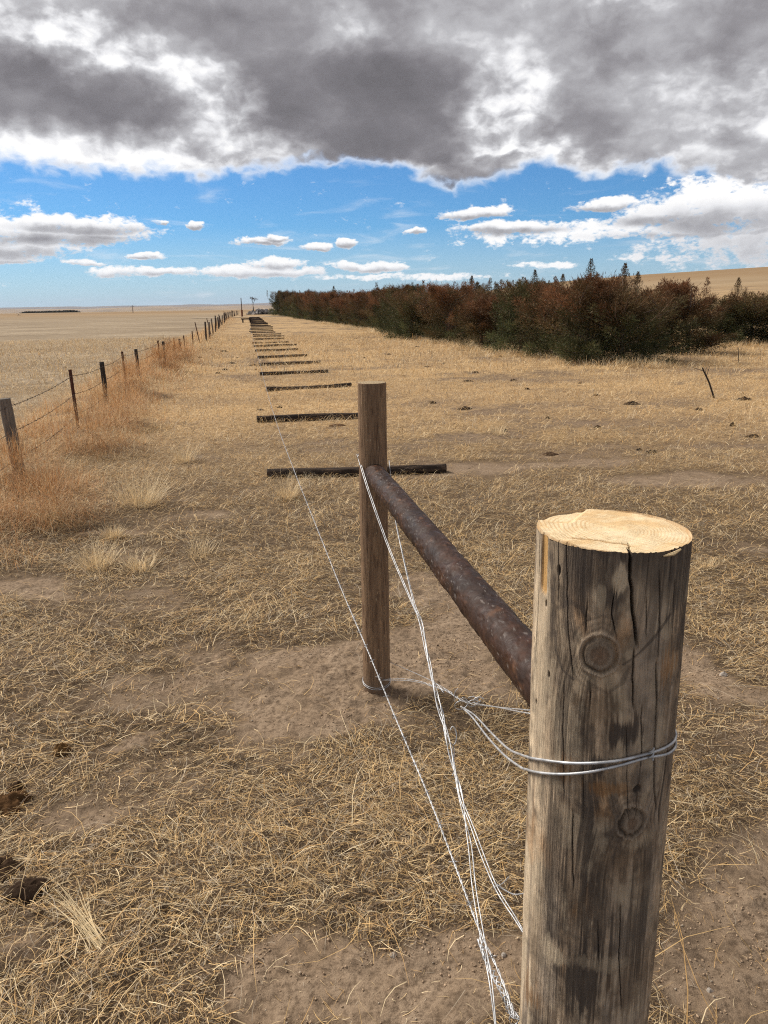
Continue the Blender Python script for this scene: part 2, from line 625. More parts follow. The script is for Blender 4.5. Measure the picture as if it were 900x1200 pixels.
gx = spaced(-16000, 16000, -1.9, 2.3, .014, 1.035)
gy = spaced(-3000, 16000, 0.9, 4.6, .014, 1.035)
GX, GY = np.meshgrid(gx, gy)
GZ = ground_h(GX, GY)
nx, ny = len(gx), len(gy)
print('ground grid', nx, ny)
idx = np.arange(nx * ny).reshape(ny, nx)
Q = np.stack([idx[:-1, :-1], idx[:-1, 1:], idx[1:, 1:], idx[1:, :-1]], -1).reshape(-1, 4)
cov = straw_cover(GX.ravel(), GY.ravel())
me = np_mesh('ground', np.stack([GX.ravel(), GY.ravel(), GZ.ravel()], -1), Q, True, extra={'cover': cov})


def ground_material():
    m, g, b = principled('dry_prairie_ground', .95, .08)
    tc = g.node('ShaderNodeTexCoord')
    p = tc.outputs['Object']
    x, y, z = g.sep(p)
    cv = g.node('ShaderNodeAttribute', attribute_name='cover').outputs['Fac']
    r = g.v('LENGTH', g.xyz(x, y, 0.0))
    n1 = g.noise(p, 260, 5, .7)
    n2 = g.noise(p, 45, 7, .72)
    n3 = g.noise(p, 3.0, 5, .6)
    n4 = g.noise(p, .35, 5, .6)
    n5 = g.noise(p, .03, 5, .55)
    soil = g.mix(g.mr(n2, .3, .7), C4(.20, .140, .093), C4(.39, .288, .197))
    soil = g.mix(g.mr(g.noise(p, 5.0, 4, .6), .40, .66), soil, C4(.26, .183, .119))
    soil = g.mix(g.mr(n1, .58, .78), soil, C4(.38, .29, .20))
    soil = g.mix(g.mr(n1, .42, .25), soil, C4(.075, .05, .034))
    straw = g.mix(g.mr(n1, .35, .65), C4(.17, .115, .062), C4(.46, .325, .18))
    straw = g.mix(g.mr(n3, .4, .75), straw, C4(.34, .22, .115))
    cvn = g.m('ADD', cv, g.m('MULTIPLY', g.m('SUBTRACT', n2, .5), .9))
    thatch = g.mix(g.mr(n1, .45, .72), C4(.058, .039, .026), C4(.30, .21, .12))  # dark tone paints in the shadow gaps between the straws
    soil = g.mix(g.mr(n2, .36, .52, .75, 0), soil, C4(.10, .069, .045))
    soil = g.mix(g.mr(g.noise(p, 7.0, 5, .65), .52, .66, 0, .65), soil, C4(.105, .074, .049))
    near = g.mix(g.mr(cvn, .10, .50), soil, thatch)
    # middle distance: same patches, the thatch read as light and dark fibres
    fib = g.noise(g.v('MULTIPLY', p, (1, 1.5, 1)), 22, 7, .8)
    fib2 = g.noise(g.v('MULTIPLY', p, (1, 1.5, 1)), 5.0, 7, .75)
    yel = g.mix(g.mr(fib, .40, .60), C4(.17, .106, .055), C4(.68, .465, .235))
    brn = g.mix(g.mr(fib, .40, .62), C4(.085, .058, .038), C4(.30, .21, .135))
    w_ = g.m('ADD', cv, g.m('MULTIPLY', g.m('SUBTRACT', fib2, .5), 1.8))
    w_ = g.m('ADD', w_, g.m('MULTIPLY', g.m('SUBTRACT', n3, .5), .6))
    mid = g.mix(g.mr(w_, .30, .78), brn, yel)
    mid = g.mix(g.mr(fib2, .40, .28, 0, .8), mid, C4(.10, .066, .042))
    mid = g.mix(g.mr(g.noise(g.v('MULTIPLY', p, (.6, 1.4, 1)), .22, 6, .65), .56, .42, 0, .45), mid, C4(.20, .135, .085))
    # field beyond the old fence is paler and greyer
    xw = g.m('ADD', x, g.m('MULTIPLY', g.m('SUBTRACT', n3, .5), 1.0))
    fld = g.mr(xw, -2.9, -4.4, 0, 1, smooth=True)
    fcol = g.mix(g.mr(g.noise(g.v('MULTIPLY', p, (.8, 1.2, 1)), .11, 9, .72), .38, .62), C4(.22, .165, .108), C4(.38, .30, .205))
    fcol = g.mix(g.mr(g.noise(p, 2.2, 9, .85), .53, .40, 0, .85), fcol, C4(.17, .12, .072))
    fcol = g.mix(g.mr(g.noise(g.v('ADD', p, (9.0, 4.0, 0.0)), .8, 9, .85), .53, .66, 0, .6), fcol, C4(.48, .385, .27))
    fcol = g.mix(g.mr(g.noise(p, .55, 7, .85), .58, .66, 0, .7), fcol, C4(.13, .09, .055))
    mid = g.mix(fld, mid, fcol)
    # broad bands of the distant prairie
    band = g.noise(g.v('MULTIPLY', p, (.30, 1.0, 1)), .0065, 4, .55)
    farc = g.mix(g.mr(band, .42, .58, 0, 1, smooth=True), C4(.23, .155, .085), C4(.37, .275, .17))
    farc = g.mix(g.mr(g.noise(g.v('MULTIPLY', p, (.35, 1.6, 1)), .006, 3, .5), .60, .64, 0, .8), farc, C4(.13, .075, .05))
    farc = g.mix(g.mr(g.noise(p, .05, 6, .7), .35, .65, 0, .4), farc, C4(.22, .15, .085))
    farc = g.mix(g.m('MULTIPLY', g.mr(r, 200, 300, 0, .75, smooth=True), g.mr(r, 620, 420, 0, 1, smooth=True)), farc, C4(.27, .175, .09))
    mid = g.mix(g.mr(r, 90, 260, 0, 1, smooth=True), mid, farc)
    col = g.mix(g.mr(r, 5, 13, 0, 1, smooth=True), near, mid)
    g.put(b.inputs['Base Color'], col)
    bn = g.node('ShaderNodeBump')
    bn.inputs['Strength'].default_value = .6
    bn.inputs['Distance'].default_value = .02
    g.put(bn.inputs['Height'], g.m('ADD', g.m('MULTIPLY', n1, .35), n2))
    g.put(b.inputs['Normal'], bn.outputs[0])
    return m


ground = link('ground', me, ground_material())
tag(ground, kind='structure')

# far blue hills: low rolling ridges at several kilometres
def ridge(name, dist, az0, az1, base, seed, e0, e1, colr):
    n = 260
    a = np.radians(np.linspace(az0, az1, n))
    prof = e0 + (e1 - e0) * fbm(np.degrees(a) / 6.0, np.zeros(n), oct=4, seed=seed)
    prof *= sstep(az0, az0 + 3, np.degrees(a)) * (1 - sstep(az1 - 3, az1, np.degrees(a)))
    rows = []
    for k, q in enumerate(np.linspace(0, 1, 9)):
        rr = dist * (1 + .30 * q)
        hh = np.sin(min(q * 1.0, 1) * np.pi) * np.tan(np.radians(prof)) * dist * 1.15 - 30 * (1 - np.sin(q * np.pi))
        rows.append(np.stack([np.sin(a) * rr, np.cos(a) * rr, hh], -1))
    V = np.concatenate(rows)
    i = np.arange(n * 9).reshape(9, n)
    Qq = np.stack([i[:-1, :-1], i[:-1, 1:], i[1:, 1:], i[1:, :-1]], -1).reshape(-1, 4)
    mb = np_mesh(name, V, Qq, True, np.broadcast_to(np.array(colr), (len(V), 3)))
    o = link(name, mb, hillmat)
    tag(o, kind='structure')


hillmat = attr_mat('distant_hill_grass', .95, .05, var=.35, vscale=.004)
ridge('hills', 9500, -60, 40, 0, 31, .12, .46, (.20, .14, .09))
ridge('hills', 5200, -60, 14, 0, 37, -.05, .22, (.30, .21, .12))

# ------------------------------------------------------------------ haze
def haze_box():
    mb = MB()
    mb.box((0, 7000, 85), (40000, 24000, 190))
    m = bpy.data.materials.new('haze_air')
    m.use_nodes = True
    nt = m.node_tree
    nt.nodes.clear()
    g = N(nt)
    o = g.node('ShaderNodeOutputMaterial')
    v = g.node('ShaderNodeVolumePrincipled')
    v.inputs['Color'].default_value = (.62, .74, .92, 1)
    v.inputs['Density'].default_value = 5.0e-5
    v.inputs['Anisotropy'].default_value = .2
    nt.links.new(v.outputs[0], o.inputs['Volume'])
    ob = mb.build('haze', m)
    tag(ob, kind='stuff', label='thin blue haze over the far prairie', cat='haze')


USE_HAZE = True
if USE_HAZE:
    haze_box()

# ------------------------------------------------------------------ wooden posts
def weather(th, zz, seed):
    pass


def big_post():
    root = empty('corner_post', (BPX, BPY, 0))
    tag(root, 'thick weathered corner post with fresh sawn top, nearest the camera, tied round with shiny wire', 'post')
    Rr = .1005
    ztop = 1.352
    lean = np.array([-.014, .0])       # metres of lean per metre of height (x, y)
    nth, nz = 760, 760
    # angle 0 faces the camera
    face = math.atan2(-BPX, -BPY)   # direction towards camera (az from +Y)
    # denser in front
    t = np.linspace(-1, 1, nth, endpoint=False)
    th = np.pi * (t * .55 + .45 * t ** 3)
    z = np.concatenate([np.linspace(-.15, .25, 60, endpoint=False), np.linspace(.25, ztop, nz - 60)])
    TH, Z = np.meshgrid(th, z)
    S = TH * Rr        # arc length, + = to the ... resolved below by pix()
    cs = math.cos(face)
    sn = math.sin(face)

    def axis(zv):
        return BPX + lean[0] * (zv - 1.0), BPY + lean[1] * (zv - 1.0)

    def pix(px, py):
        """photo pixel -> (theta, z) on the bark"""
        d = ray(px, py)
        zv = 1.0
        for _ in range(6):
            ax, ay = axis(zv)
            a = d[0] ** 2 + d[1] ** 2
            b_ = -2 * (d[0] * ax + d[1] * ay)
            c_ = ax * ax + ay * ay - Rr * Rr
            disc = max(b_ * b_ - 4 * a * c_, 0)
            tt = (-b_ - math.sqrt(disc)) / (2 * a)
            zv = H + d[2] * tt
        vx, vy = d[0] * tt - ax, d[1] * tt - ay
        ang = math.atan2(vx, vy) - face
        ang = (ang + math.pi) % (2 * math.pi) - math.pi
        return ang, zv

    rad = np.full_like(TH, Rr)
    rad += .0035 * (fbm(np.cos(TH) * 1.5, np.sin(TH) * 1.5, Z * 2.2, 3, 41) - .5) * 2
    rad += .0045 * (1 - Z / ztop) * 1.0
    cx, cy = np.cos(TH), np.sin(TH)
    # fibre coordinates bend round the knots
    knots = []
    for (px, py, rp) in [(703, 767, 17), (740, 963, 17)]:
        a, zk = pix(px, py)
        knots.append((a, zk, rp / 850 * 1.02))
    Sx = S.copy()
    knotd = []
    for a, zk, rk in knots:
        ds = S - a * Rr
        dz = (Z - zk) / 1.17
        dd = np.sqrt(ds ** 2 + dz ** 2) + 1e-6
        Sx = Sx + ds / dd * rk * 1.1 * np.exp(-(dd / (rk * 2.6)) ** 2)
        knotd.append((dd, ds, dz, rk, np.arctan2(dz, ds)))
    g1 = fbm(Sx * 420, Z * 7, seed=43, oct=4, rough=.6)          # fine fibres
    g2 = fbm(Sx * 130, Z * 2.5, seed=44, oct=3)
    g3 = fbm(Sx * 38, Z * 5.5, seed=45, oct=5, rough=.6)             # stains
    g4 = fbm(Sx * 16, Z * 3.2, seed=46, oct=5, rough=.62)
    g5 = fbm(Sx * 60, Z * 22, seed=47, oct=4, rough=.6)
    tan = np.array([.42, .30, .19])
    grey = np.array([.27, .21, .155])
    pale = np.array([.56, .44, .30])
    dark = np.array([.075, .058, .046])
    brown = np.array([.145, .095, .058])
    orange = np.array([.36, .175, .06])

    def lerp(C, T, w):
        w = np.clip(w, 0, 1)[..., None]
        return C * (1 - w) + T * w
    C = np.broadcast_to(grey, TH.shape + (3,)).copy()
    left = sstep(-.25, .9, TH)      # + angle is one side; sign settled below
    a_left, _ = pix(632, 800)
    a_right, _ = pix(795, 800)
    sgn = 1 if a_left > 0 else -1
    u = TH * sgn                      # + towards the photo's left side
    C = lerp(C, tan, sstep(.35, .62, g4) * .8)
    C = lerp(C, pale, sstep(.35, 1.1, u) * sstep(.25, .6, g2) * .85)  # left flank paler: sunlight from that side painted into the wood colour
    C = lerp(C, brown, sstep(.48, .72, g3) * .6)
    C = lerp(C, dark, sstep(.54, .72, g4 * .6 + g3 * .4) * .7)
    C = lerp(C, dark, sstep(.50, .62, g5 * .5 + g4 * .5) * .55)
    C = lerp(C, orange, sstep(.62, .78, fbm(Sx * 30, Z * 8, seed=48, oct=4)) * .35)
    C = lerp(C, pale, sstep(.62, .8, g5) * .35)
    C *= (.62 + .76 * g1)[..., None]
    mott = fbm(Sx * 55, Z * 42, seed=58, oct=5, rough=.65)
    mott2 = fbm(Sx * 24, Z * 13, seed=59, oct=4, rough=.6)
    C *= (.45 + 1.15 * mott)[..., None]
    C = lerp(C, pale * .9, sstep(.54, .68, mott2) * .45)
    C = lerp(C, dark * 1.3, sstep(.56, .70, 1 - mott2 * .6 - mott * .4) * .5)
    C *= (.85 + .3 * g2)[..., None]
    # dark band under the sawn top, with pale scuffs
    edge = ztop - Z
    wob = (fbm(Sx * 60, Z * 0 + 1.3, seed=49, oct=4) - .45) * .09
    tb = 1 - sstep(.035, .075, edge - wob)
    C = lerp(C, dark * 1.1, tb * (.66 - .4 * sstep(.3, .9, u)))
    # dark stained patches read off the photo
    for (px, py, wx, wy, w_, colr) in [(680, 680, 24, 60, .7, dark), (700, 640, 40, 16, .75, dark), (745, 640, 18, 30, .6, dark),
                                       (770, 660, 16, 80, .55, dark), (800, 660, 8, 60, .8, dark), (715, 700, 18, 14, .75, dark),
                                       (728, 680, 13, 16, .85, pale), (700, 700, 10, 14, .5, pale), (755, 720, 14, 40, .55, grey),
                                       (730, 860, 16, 20, .95, dark), (690, 865, 8, 18, .6, dark), (660, 850, 10, 60, .5, dark),
                                       (700, 830, 30, 20, .45, brown), (690, 960, 12, 70, .8, dark), (650, 1000, 12, 80, .7, dark),
                                       (700, 1060, 24, 60, .7, dark), (680, 1150, 26, 40, .9, dark), (740, 1090, 22, 40, .6, dark),
                                       (745, 1150, 26, 30, .55, brown), (718, 925, 28, 8, .5, orange * .8), (660, 900, 12, 20, .5, orange * .7),
                                       (700, 900, 8, 14, .85, dark), (640, 700, 8, 70, .6, pale), (632, 800, 8, 90, .5, pale),  # pale left-edge strips belong to the painted side light
                                       (670, 740, 10, 10, .4, dark), (750, 985, 22, 12, .4, pale), (640, 1110, 10, 12, .5, pale),
                                       (700, 1130, 36, 6, .45, pale * .7), (655, 1120, 12, 8, .9, pale * .85), (785, 780, 7, 22, .5, orange), (780, 1000, 6, 70, .5, tan),
                                       (625, 1170, 8, 20, .5, orange * .7), (720, 1010, 30, 22, .4, brown), (755, 1040, 10, 80, .5, dark)]:
        a, zk = pix(px, py)
        a2, _ = pix(px + 6, py)
        _, z2 = pix(px, py + 6)
        ws = abs(a2 - a) / 6 * wx * Rr + 1e-4
        wz = abs(z2 - zk) / 6 * wy
        q = np.hypot((S - a * Rr) / ws, (Z - zk) / wz)
        q = q + (g3 - .5) * 1.9 + (g5 - .5) * 1.2 + (g1 - .5) * 1.5 + (g2 - .5) * 1.2
        C = lerp(C, np.asarray(colr) * (.8 + .4 * g1)[..., None], (1 - sstep(.55, 1.15, q)) * w_)
    # peeled strip at the top left
    a, zk = pix(638, 650)
    _, ztp = pix(638, 628)
    q = np.abs((S - a * Rr)) / .0085 + (g3 - .5) * .8
    zlow = ztop - .085 - .04 * (g3 - .5)
    strip = (1 - sstep(.8, 1.1, q)) * sstep(zlow, zlow + .012, Z)
    C = lerp(C, np.array([.52, .30, .11]) * (.75 + .5 * g1)[..., None], strip * .95)
    rad -= strip * .0025
    # dark arc streak above the knot and another to its right
    for pts, wdt, w_ in [([(655, 712), (668, 704), (682, 712), (690, 724)], .0035, .6), ([(730, 778), (752, 762), (768, 745), (785, 720)], .0022, .7),
                         ([(652, 740), (652, 762), (660, 785), (672, 795)], .0028, .7), ([(690, 800), (712, 812), (728, 800), (738, 780)], .003, .4)]:
        A = np.array([pix(*p) for p in pts])
        dist = np.full(TH.shape, 9.0)
        for k in range(len(A) - 1):
            p0 = np.array([A[k][0] * Rr, A[k][1]])
            p1 = np.array([A[k + 1][0] * Rr, A[k + 1][1]])
            dv = p1 - p0
            tt = np.clip(((S - p0[0]) * dv[0] + (Z - p0[1]) * dv[1]) / (dv @ dv), 0, 1)
            dist = np.minimum(dist, np.hypot(S - p0[0] - tt * dv[0], Z - p0[1] - tt * dv[1]))
        dist = dist + (g5 - .5) * .004
        C = lerp(C, dark, (1 - sstep(wdt * .5, wdt * 1.3, dist)) * w_)
    # knots
    for i, (dd, ds, dz, rk, ph) in enumerate(knotd):
        dn = dd / rk * (1 + .035 * np.sin(ph * 2 + i)) + (g5 - .5) * .22 + (g3 - .5) * .28
        if i == 1:
            dn = dn * 1.0 + (g3 - .5) * .7
        inner = 1 - sstep(.82, .98, dn)
        core = 1 - sstep(.2, .75, dn)
        rings = .5 + .5 * np.sin(dn * 17)
        C = lerp(C, grey * (.65 + .4 * g5)[..., None], inner * .9)
        C = lerp(C, brown * .7, inner * rings * .5)
        C = lerp(C, np.array([.19, .11, .065]), core * .6)
        ringd = np.exp(-((dn - 1.0) / .09) ** 2)
        C = lerp(C, dark * .6, ringd * .9 * (.55 + .45 * np.sin(ph * 1 - .8) * -1 if i == 0 else .7))
        halo = np.exp(-((dn - 1.22) / .10) ** 2)
        C = lerp(C, grey * 1.25, halo * .5)
        for rr, ww in ((1.45, .5), (1.75, .35), (2.1, .45)):
            C = lerp(C, dark, np.exp(-((dn + .35 * np.abs(np.cos(ph)) - rr - .15) / .09) ** 2) * ww * sstep(-.6, .5, np.sin(ph + 1.3) + (g3 - .5)))
        rad += inner * .0018 - ringd * .0022 + halo * .002 - core * .001
        rad += .0022 * np.exp(-(dd / (rk * 2.2)) ** 2)
    # small resin hole under the wire
    for (px, py, rp) in [(746, 925, 7), (655, 668, 5), (644, 790, 3.5), (640, 707, 3.5), (629, 822, 3), (627, 750, 3)]:
        a, zk = pix(px, py)
        ra = rp / 850
        q = np.hypot((S - a * Rr) / ra * (1.0 if rp > 6 else 1.6), (Z - zk) / ra * (1 if rp > 6 else .7)) + (g5 - .5) * .7
        w_ = 1 - sstep(.6, 1.05, q)
        C = lerp(C, dark * .5, w_ * .85)
        rad -= w_ * .003
    # drying cracks
    cracks = [([(739, 640), (738, 668), (740, 690), (741, 715), (744, 740), (746, 757)], .0022, .012),
              ([(743, 760), (741, 790), (742, 830)], .0011, .006),
              ([(772, 672), (773, 720), (771, 770)], .0009, .005), ([(769, 778), (770, 820), (767, 870), (766, 920), (768, 950)], .0014, .008),
              ([(757, 700), (757, 745)], .0007, .004), ([(664, 640), (665, 700), (667, 740), (672, 790)], .0008, .004),
              ([(688, 705), (686, 740)], .0007, .004), ([(752, 830), (752, 880), (750, 905)], .0008, .005),
              ([(720, 690), (716, 720), (722, 745)], .0007, .004), ([(672, 950), (671, 1000), (672, 1040)], .0009, .004),
              ([(633, 615), (631, 700), (629, 760)], .0007, .003), ([(654, 620), (655, 700)], .0007, .004),
              ([(775, 1000), (771, 1060), (768, 1110)], .0009, .005), ([(662, 800), (660, 850), (662, 930)], .0007, .003),
              ([(727, 1060), (725, 1120), (728, 1180)], .0008, .004), ([(790, 680), (786, 760)], .0006, .003),
              ([(734, 850), (735, 960)], .0004, .002), ([(700, 1080), (702, 1130)], .0006, .003), ([(692, 800), (691, 830)], .0006, .004)]
    for pts, wdt, dep in cracks:
        A = np.array([pix(*p) for p in pts])
        order = np.argsort(A[:, 1])
        zz = A[order, 1]
        aa = A[order, 0]
        sc_ = np.interp(Z, zz, aa) * Rr + (fbm(Z * 60, Z * 0, seed=int(pts[0][0]), oct=3) - .5) * .0022
        inside = sstep(zz[0] - .01, zz[0] + .02, Z) * (1 - sstep(zz[-1] - .02, zz[-1] + .01, Z))
        if pts[0][1] < 645:
            inside = sstep(zz[0] - .01, zz[0] + .02, Z)
        w_ = (1 - sstep(wdt * .45, wdt * 1.1, np.abs(S - sc_))) * inside
        rad -= w_ * dep
        C = lerp(C, dark * .35, w_ * .95)
        C = lerp(C, dark * 1.2, (1 - sstep(wdt * .8, wdt * 3.0, np.abs(S - sc_))) * inside * .45)
    # many hairline checks
    hair = fbm(Sx * 230, Z * 3.0, seed=51, oct=2)
    hw = sstep(.84, .90, hair)
    C = lerp(C * 1.14, dark * .6, hw * .75)
    rad -= hw * .0012
    rad += (g1 - .5) * .0011 + (g3 - .5) * .0012
    # ragged top rim
    AX = BPX + lean[0] * (Z - 1.0)
    AY = BPY + lean[1] * (Z - 1.0)
    X = AX + rad * np.sin(TH + face)
    Y = AY + rad * np.cos(TH + face)
    ZZ = Z.copy()
    ZZ[-1] += (vnoise(S[-1] * 300, S[-1] * 0, seed=3) - .5) * .003
    V = np.stack([X - BPX, Y - BPY, ZZ], -1).reshape(-1, 3)
    nzz = len(z)
    i = np.arange(nzz * nth).reshape(nzz, nth)
    i2 = np.roll(i, -1, axis=1)
    Qq = np.stack([i[:-1], i2[:-1], i2[1:], i[1:]], -1).reshape(-1, 4)
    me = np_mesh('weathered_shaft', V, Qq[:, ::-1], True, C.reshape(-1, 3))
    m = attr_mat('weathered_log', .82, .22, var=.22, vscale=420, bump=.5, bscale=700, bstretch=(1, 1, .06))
    link('weathered_shaft', me, m, root)
    # sawn top
    rim = rad[-1]
    nr = 150
    q = np.linspace(0, 1, nr) ** .8
    RR, T2 = np.meshgrid(q, th, indexing='ij')
    rimr = np.broadcast_to(rim, RR.shape)
    ax, ay = BPX + lean[0] * (ztop - 1), BPY + lean[1] * (ztop - 1)
    wx = rimr * RR * np.sin(T2 + face)
    wy = rimr * RR * np.cos(T2 + face)
    # pith is right of centre in the photo
    a_r = math.atan2(rgt[0], rgt[1])
    offx, offy = .018 * math.sin(a_r), .018 * math.cos(a_r)
    pd = np.hypot(wx - offx * (1 - RR), wy - offy * (1 - RR)) * (1 + .05 * np.sin(3 * np.arctan2(wx, wy))) + (fbm(wx * 30, wy * 30, seed=60, oct=3) - .5) * .006
    rings = .5 + .5 * np.sin(pd * 2 * np.pi / .0052 + 2.5 * fbm(wx * 20, wy * 20, seed=63, oct=2))
    rings = rings ** 2.2
    saw = fbm((wx * .8 + wy * .6) * 500, (wy * .8 - wx * .6) * 14, seed=61, oct=3)
    zt = np.full_like(wx, ztop)
    zt += (saw - .5) * .0012 + (fbm(wx * 40, wy * 40, seed=62, oct=3) - .5) * .004
    # chainsaw step: back left part is lower than the right
    lx = wx * rgt[0] + wy * rgt[1]
    ly = wx * math.sin(face) + wy * math.cos(face)     # + towards camera
    stepm = (1 - sstep(-.034, -.026, lx + .5 * (ly + .05))) * (1 - sstep(-.02, .0, ly))
    zt -= stepm * .005
    zt += .004 * (lx / Rr) * -1
    zt[-1] = ztop
    zt[-2] = np.minimum(zt[-2], ztop + .001)
    base = np.array([.74, .58, .36])
    Cc = np.broadcast_to(base, wx.shape + (3,)).copy()
    Cc = lerp(Cc, np.array([.50, .30, .13]), rings * (.35 + .5 * fbm(wx * 25, wy * 25, seed=64, oct=3)) * sstep(.15, .4, RR))
    Cc = lerp(Cc, np.array([.78, .64, .42]), sstep(.45, .7, fbm(wx * 28 + 5, wy * 28, seed=65, oct=3)) * .6)
    Cc = lerp(Cc, np.array([.60, .36, .14]), sstep(.5, .75, fbm(wx * 18, wy * 40, seed=66, oct=4)) * .5)
    Cc = Cc * (.9 + .2 * saw)[..., None]
    Cc = lerp(Cc, np.array([.33, .19, .09]), sstep(.955, 1.0, RR) * .55)
    # check running in from the front rim, and a tan saw gash
    a0, _ = pix(739, 643)
    phi = (T2 - a0 + np.pi) % (2 * np.pi) - np.pi
    cr = np.abs(phi * RR * Rr + (1 - RR) * .020 + (vnoise(RR * 40, RR * 0, seed=8) - .5) * .003)
    crm = (1 - sstep(.0007, .0016 , cr)) * sstep(.52, .7, RR)
    Cc = lerp(Cc, np.array([.04, .025, .015]), crm)
    zt -= crm * .004
    gash = (1 - sstep(.0015, .004, np.abs(ly - (.062 + .05 * (lx + .03)) + (saw - .5) * .004))) * sstep(-.075, -.06, lx) * (1 - sstep(-.005, .012, lx))
    Cc = lerp(Cc, np.array([.42, .23, .08]), gash * .75)
    zt -= gash * .002
    V = np.stack([ax + wx - BPX, ay + wy - BPY, zt], -1).reshape(-1, 3)
    i = np.arange(nr * nth).reshape(nr, nth)
    i2 = np.roll(i, -1, axis=1)
    Qq = np.stack([i[:-1], i2[:-1], i2[1:], i[1:]], -1).reshape(-1, 4)
    me = np_mesh('sawn_top', V, Qq[:, ::-1], True, Cc.reshape(-1, 3))
    m2 = attr_mat('fresh_sawn_wood', .8, .2, var=.08, vscale=300, bump=.35, bscale=500)
    link('sawn_top', me, m2, root)
    # splinter hanging below the rim
    a, zk = pix(784, 650)
    a2, z2 = pix(776, 640)
    b = MB()

    def sp(an, zz, out):
        ax_, ay_ = axis(zz)
        return np.array([ax_ - BPX + (Rr + out) * math.sin(an + face), ay_ - BPY + (Rr + out) * math.cos(an + face), zz])
    p0 = sp(*pix(776, 651), .002)
    p1 = sp(*pix(784, 647), .007)
    p2 = sp(*pix(790, 641), .010)
    b.tube([p0, p1, p2], [.0012, .0026, .0012], 5, (.62, .46, .26))
    b.build('splinter', m2, root)
    return pix, axis, Rr, face, root


pix, big_axis, BR, face, corner_post = big_post()


def round_post(name, base, top, r0_, r1_, mat, colf, parent=None, seed=0, nth=120, nz=240, sub=0.0, endcol=None):
    """log of any direction with fibre colours; object origin at its base"""
    base = np.asarray(base, float)
    top = np.asarray(top, float)
    L = np.linalg.norm(top - base)
    ax = (top - base) / L
    ref = np.array([0, 1.0, 0]) if abs(ax[2]) > .8 else np.array([0, 0, 1.0])
    a = np.cross(ax, ref)
    a /= np.linalg.norm(a)
    b = np.cross(ax, a)
    th = np.linspace(0, 2 * np.pi, nth, endpoint=False)
    l = np.linspace(0, L, nz)
    TH, Lz = np.meshgrid(th, l)
    rr = r0_ + (r1_ - r0_) * Lz / L
    C, dr = colf(TH, Lz, L)
    rr = rr + dr
    V = base[None, None] + Lz[..., None] * ax + rr[..., None] * (np.cos(TH)[..., None] * a + np.sin(TH)[..., None] * b)
    i = np.arange(nz * nth).reshape(nz, nth)
    i2 = np.roll(i, -1, axis=1)
    Qq = np.stack([i[:-1], i2[:-1], i2[1:], i[1:]], -1).reshape(-1, 4)
    V = V.reshape(-1, 3)
    C = C.reshape(-1, 3)
    caps_V, caps_F, caps_C = [], [], []
    n0 = len(V)
    for row, cpt, fl in ((0, base, 1), (nz - 1, top, 0)):
        prev = i[row]
        nrg = 10
        for k in range(1, nrg + 1):
            f = 1 - k / nrg
            ring = V[i[row]] * f + cpt * (1 - f) + ax * (np.random.default_rng(k).random() - .5) * .0015
            cc = np.array(endcol if endcol is not None else (.3, .22, .14)) * (.65 + .5 * (k % 2)) * np.ones((nth, 1))
            idn = n0 + np.arange(nth)
            caps_V.append(ring)
            caps_C.append(cc)
            qd = np.stack([prev, np.roll(prev, -1), np.roll(idn, -1), idn], -1)
            caps_F.append(qd if not fl else qd[:, ::-1])
            prev = idn
            n0 += nth
    V = np.concatenate([V] + caps_V)
    C = np.concatenate([C] + caps_C)
    me = np_mesh(name, V, np.concatenate([Qq] + caps_F), True, C)
    return link(name, me, mat, parent)


def lerp(C, T, w):
    w = np.clip(w, 0, 1)[..., None]
    return C * (1 - w) + np.asarray(T) * w


woodmat = attr_mat('pine_post_wood', .85, .15, var=.25, vscale=300, bump=.45, bscale=500, bstretch=(1, 1, .07))


def line_post_col(TH, Z, L):
    S = TH * .055
    cx, sx = np.cos(TH), np.sin(TH)
    g1 = fbm(cx * 26, sx * 26, Z * 8, 4, 70, .65)
    g2 = fbm(cx * 5, sx * 5, Z * 2.2, 4, 71)
    g3 = fbm(cx * 9, sx * 9, Z * 14, 4, 72)
    C = np.broadcast_to(np.array([.215, .135, .082]), TH.shape + (3,)).copy()
    C = lerp(C, [.30, .19, .11], sstep(.4, .7, g2) * .8)
    C = lerp(C, [.10, .058, .036], sstep(.5, .75, g3) * .7)
    C = C * (.6 + .8 * g1)[..., None]
    C = lerp(C, [.62, .50, .32], sstep(.80, .86, fbm(cx * 22, sx * 22, Z * 34, 2, 75)) * .7)
    ck = sstep(.78, .84, fbm(cx * 20, sx * 20, Z * 2.5, 2, 76))
    C = lerp(C, [.03, .02, .012], ck * .8)
    C = lerp(C, [.16, .115, .08], (1 - sstep(.0, .16, Z - .1)) * .6)
    return C, (g1 - .5) * .003 - ck * .0015 + (g2 - .5) * .004


lp = round_post('line_post', (0, 0, -.1), (.004, 0, 1.357), .0600, .0565, woodmat, line_post_col, None, 1, 160, 420, endcol=(.40, .30, .18))
lp.location = (FPX, FPY, 0)
tag(lp, 'slim brown post at the far end of the cross rail, standing in bare loose soil', 'post')


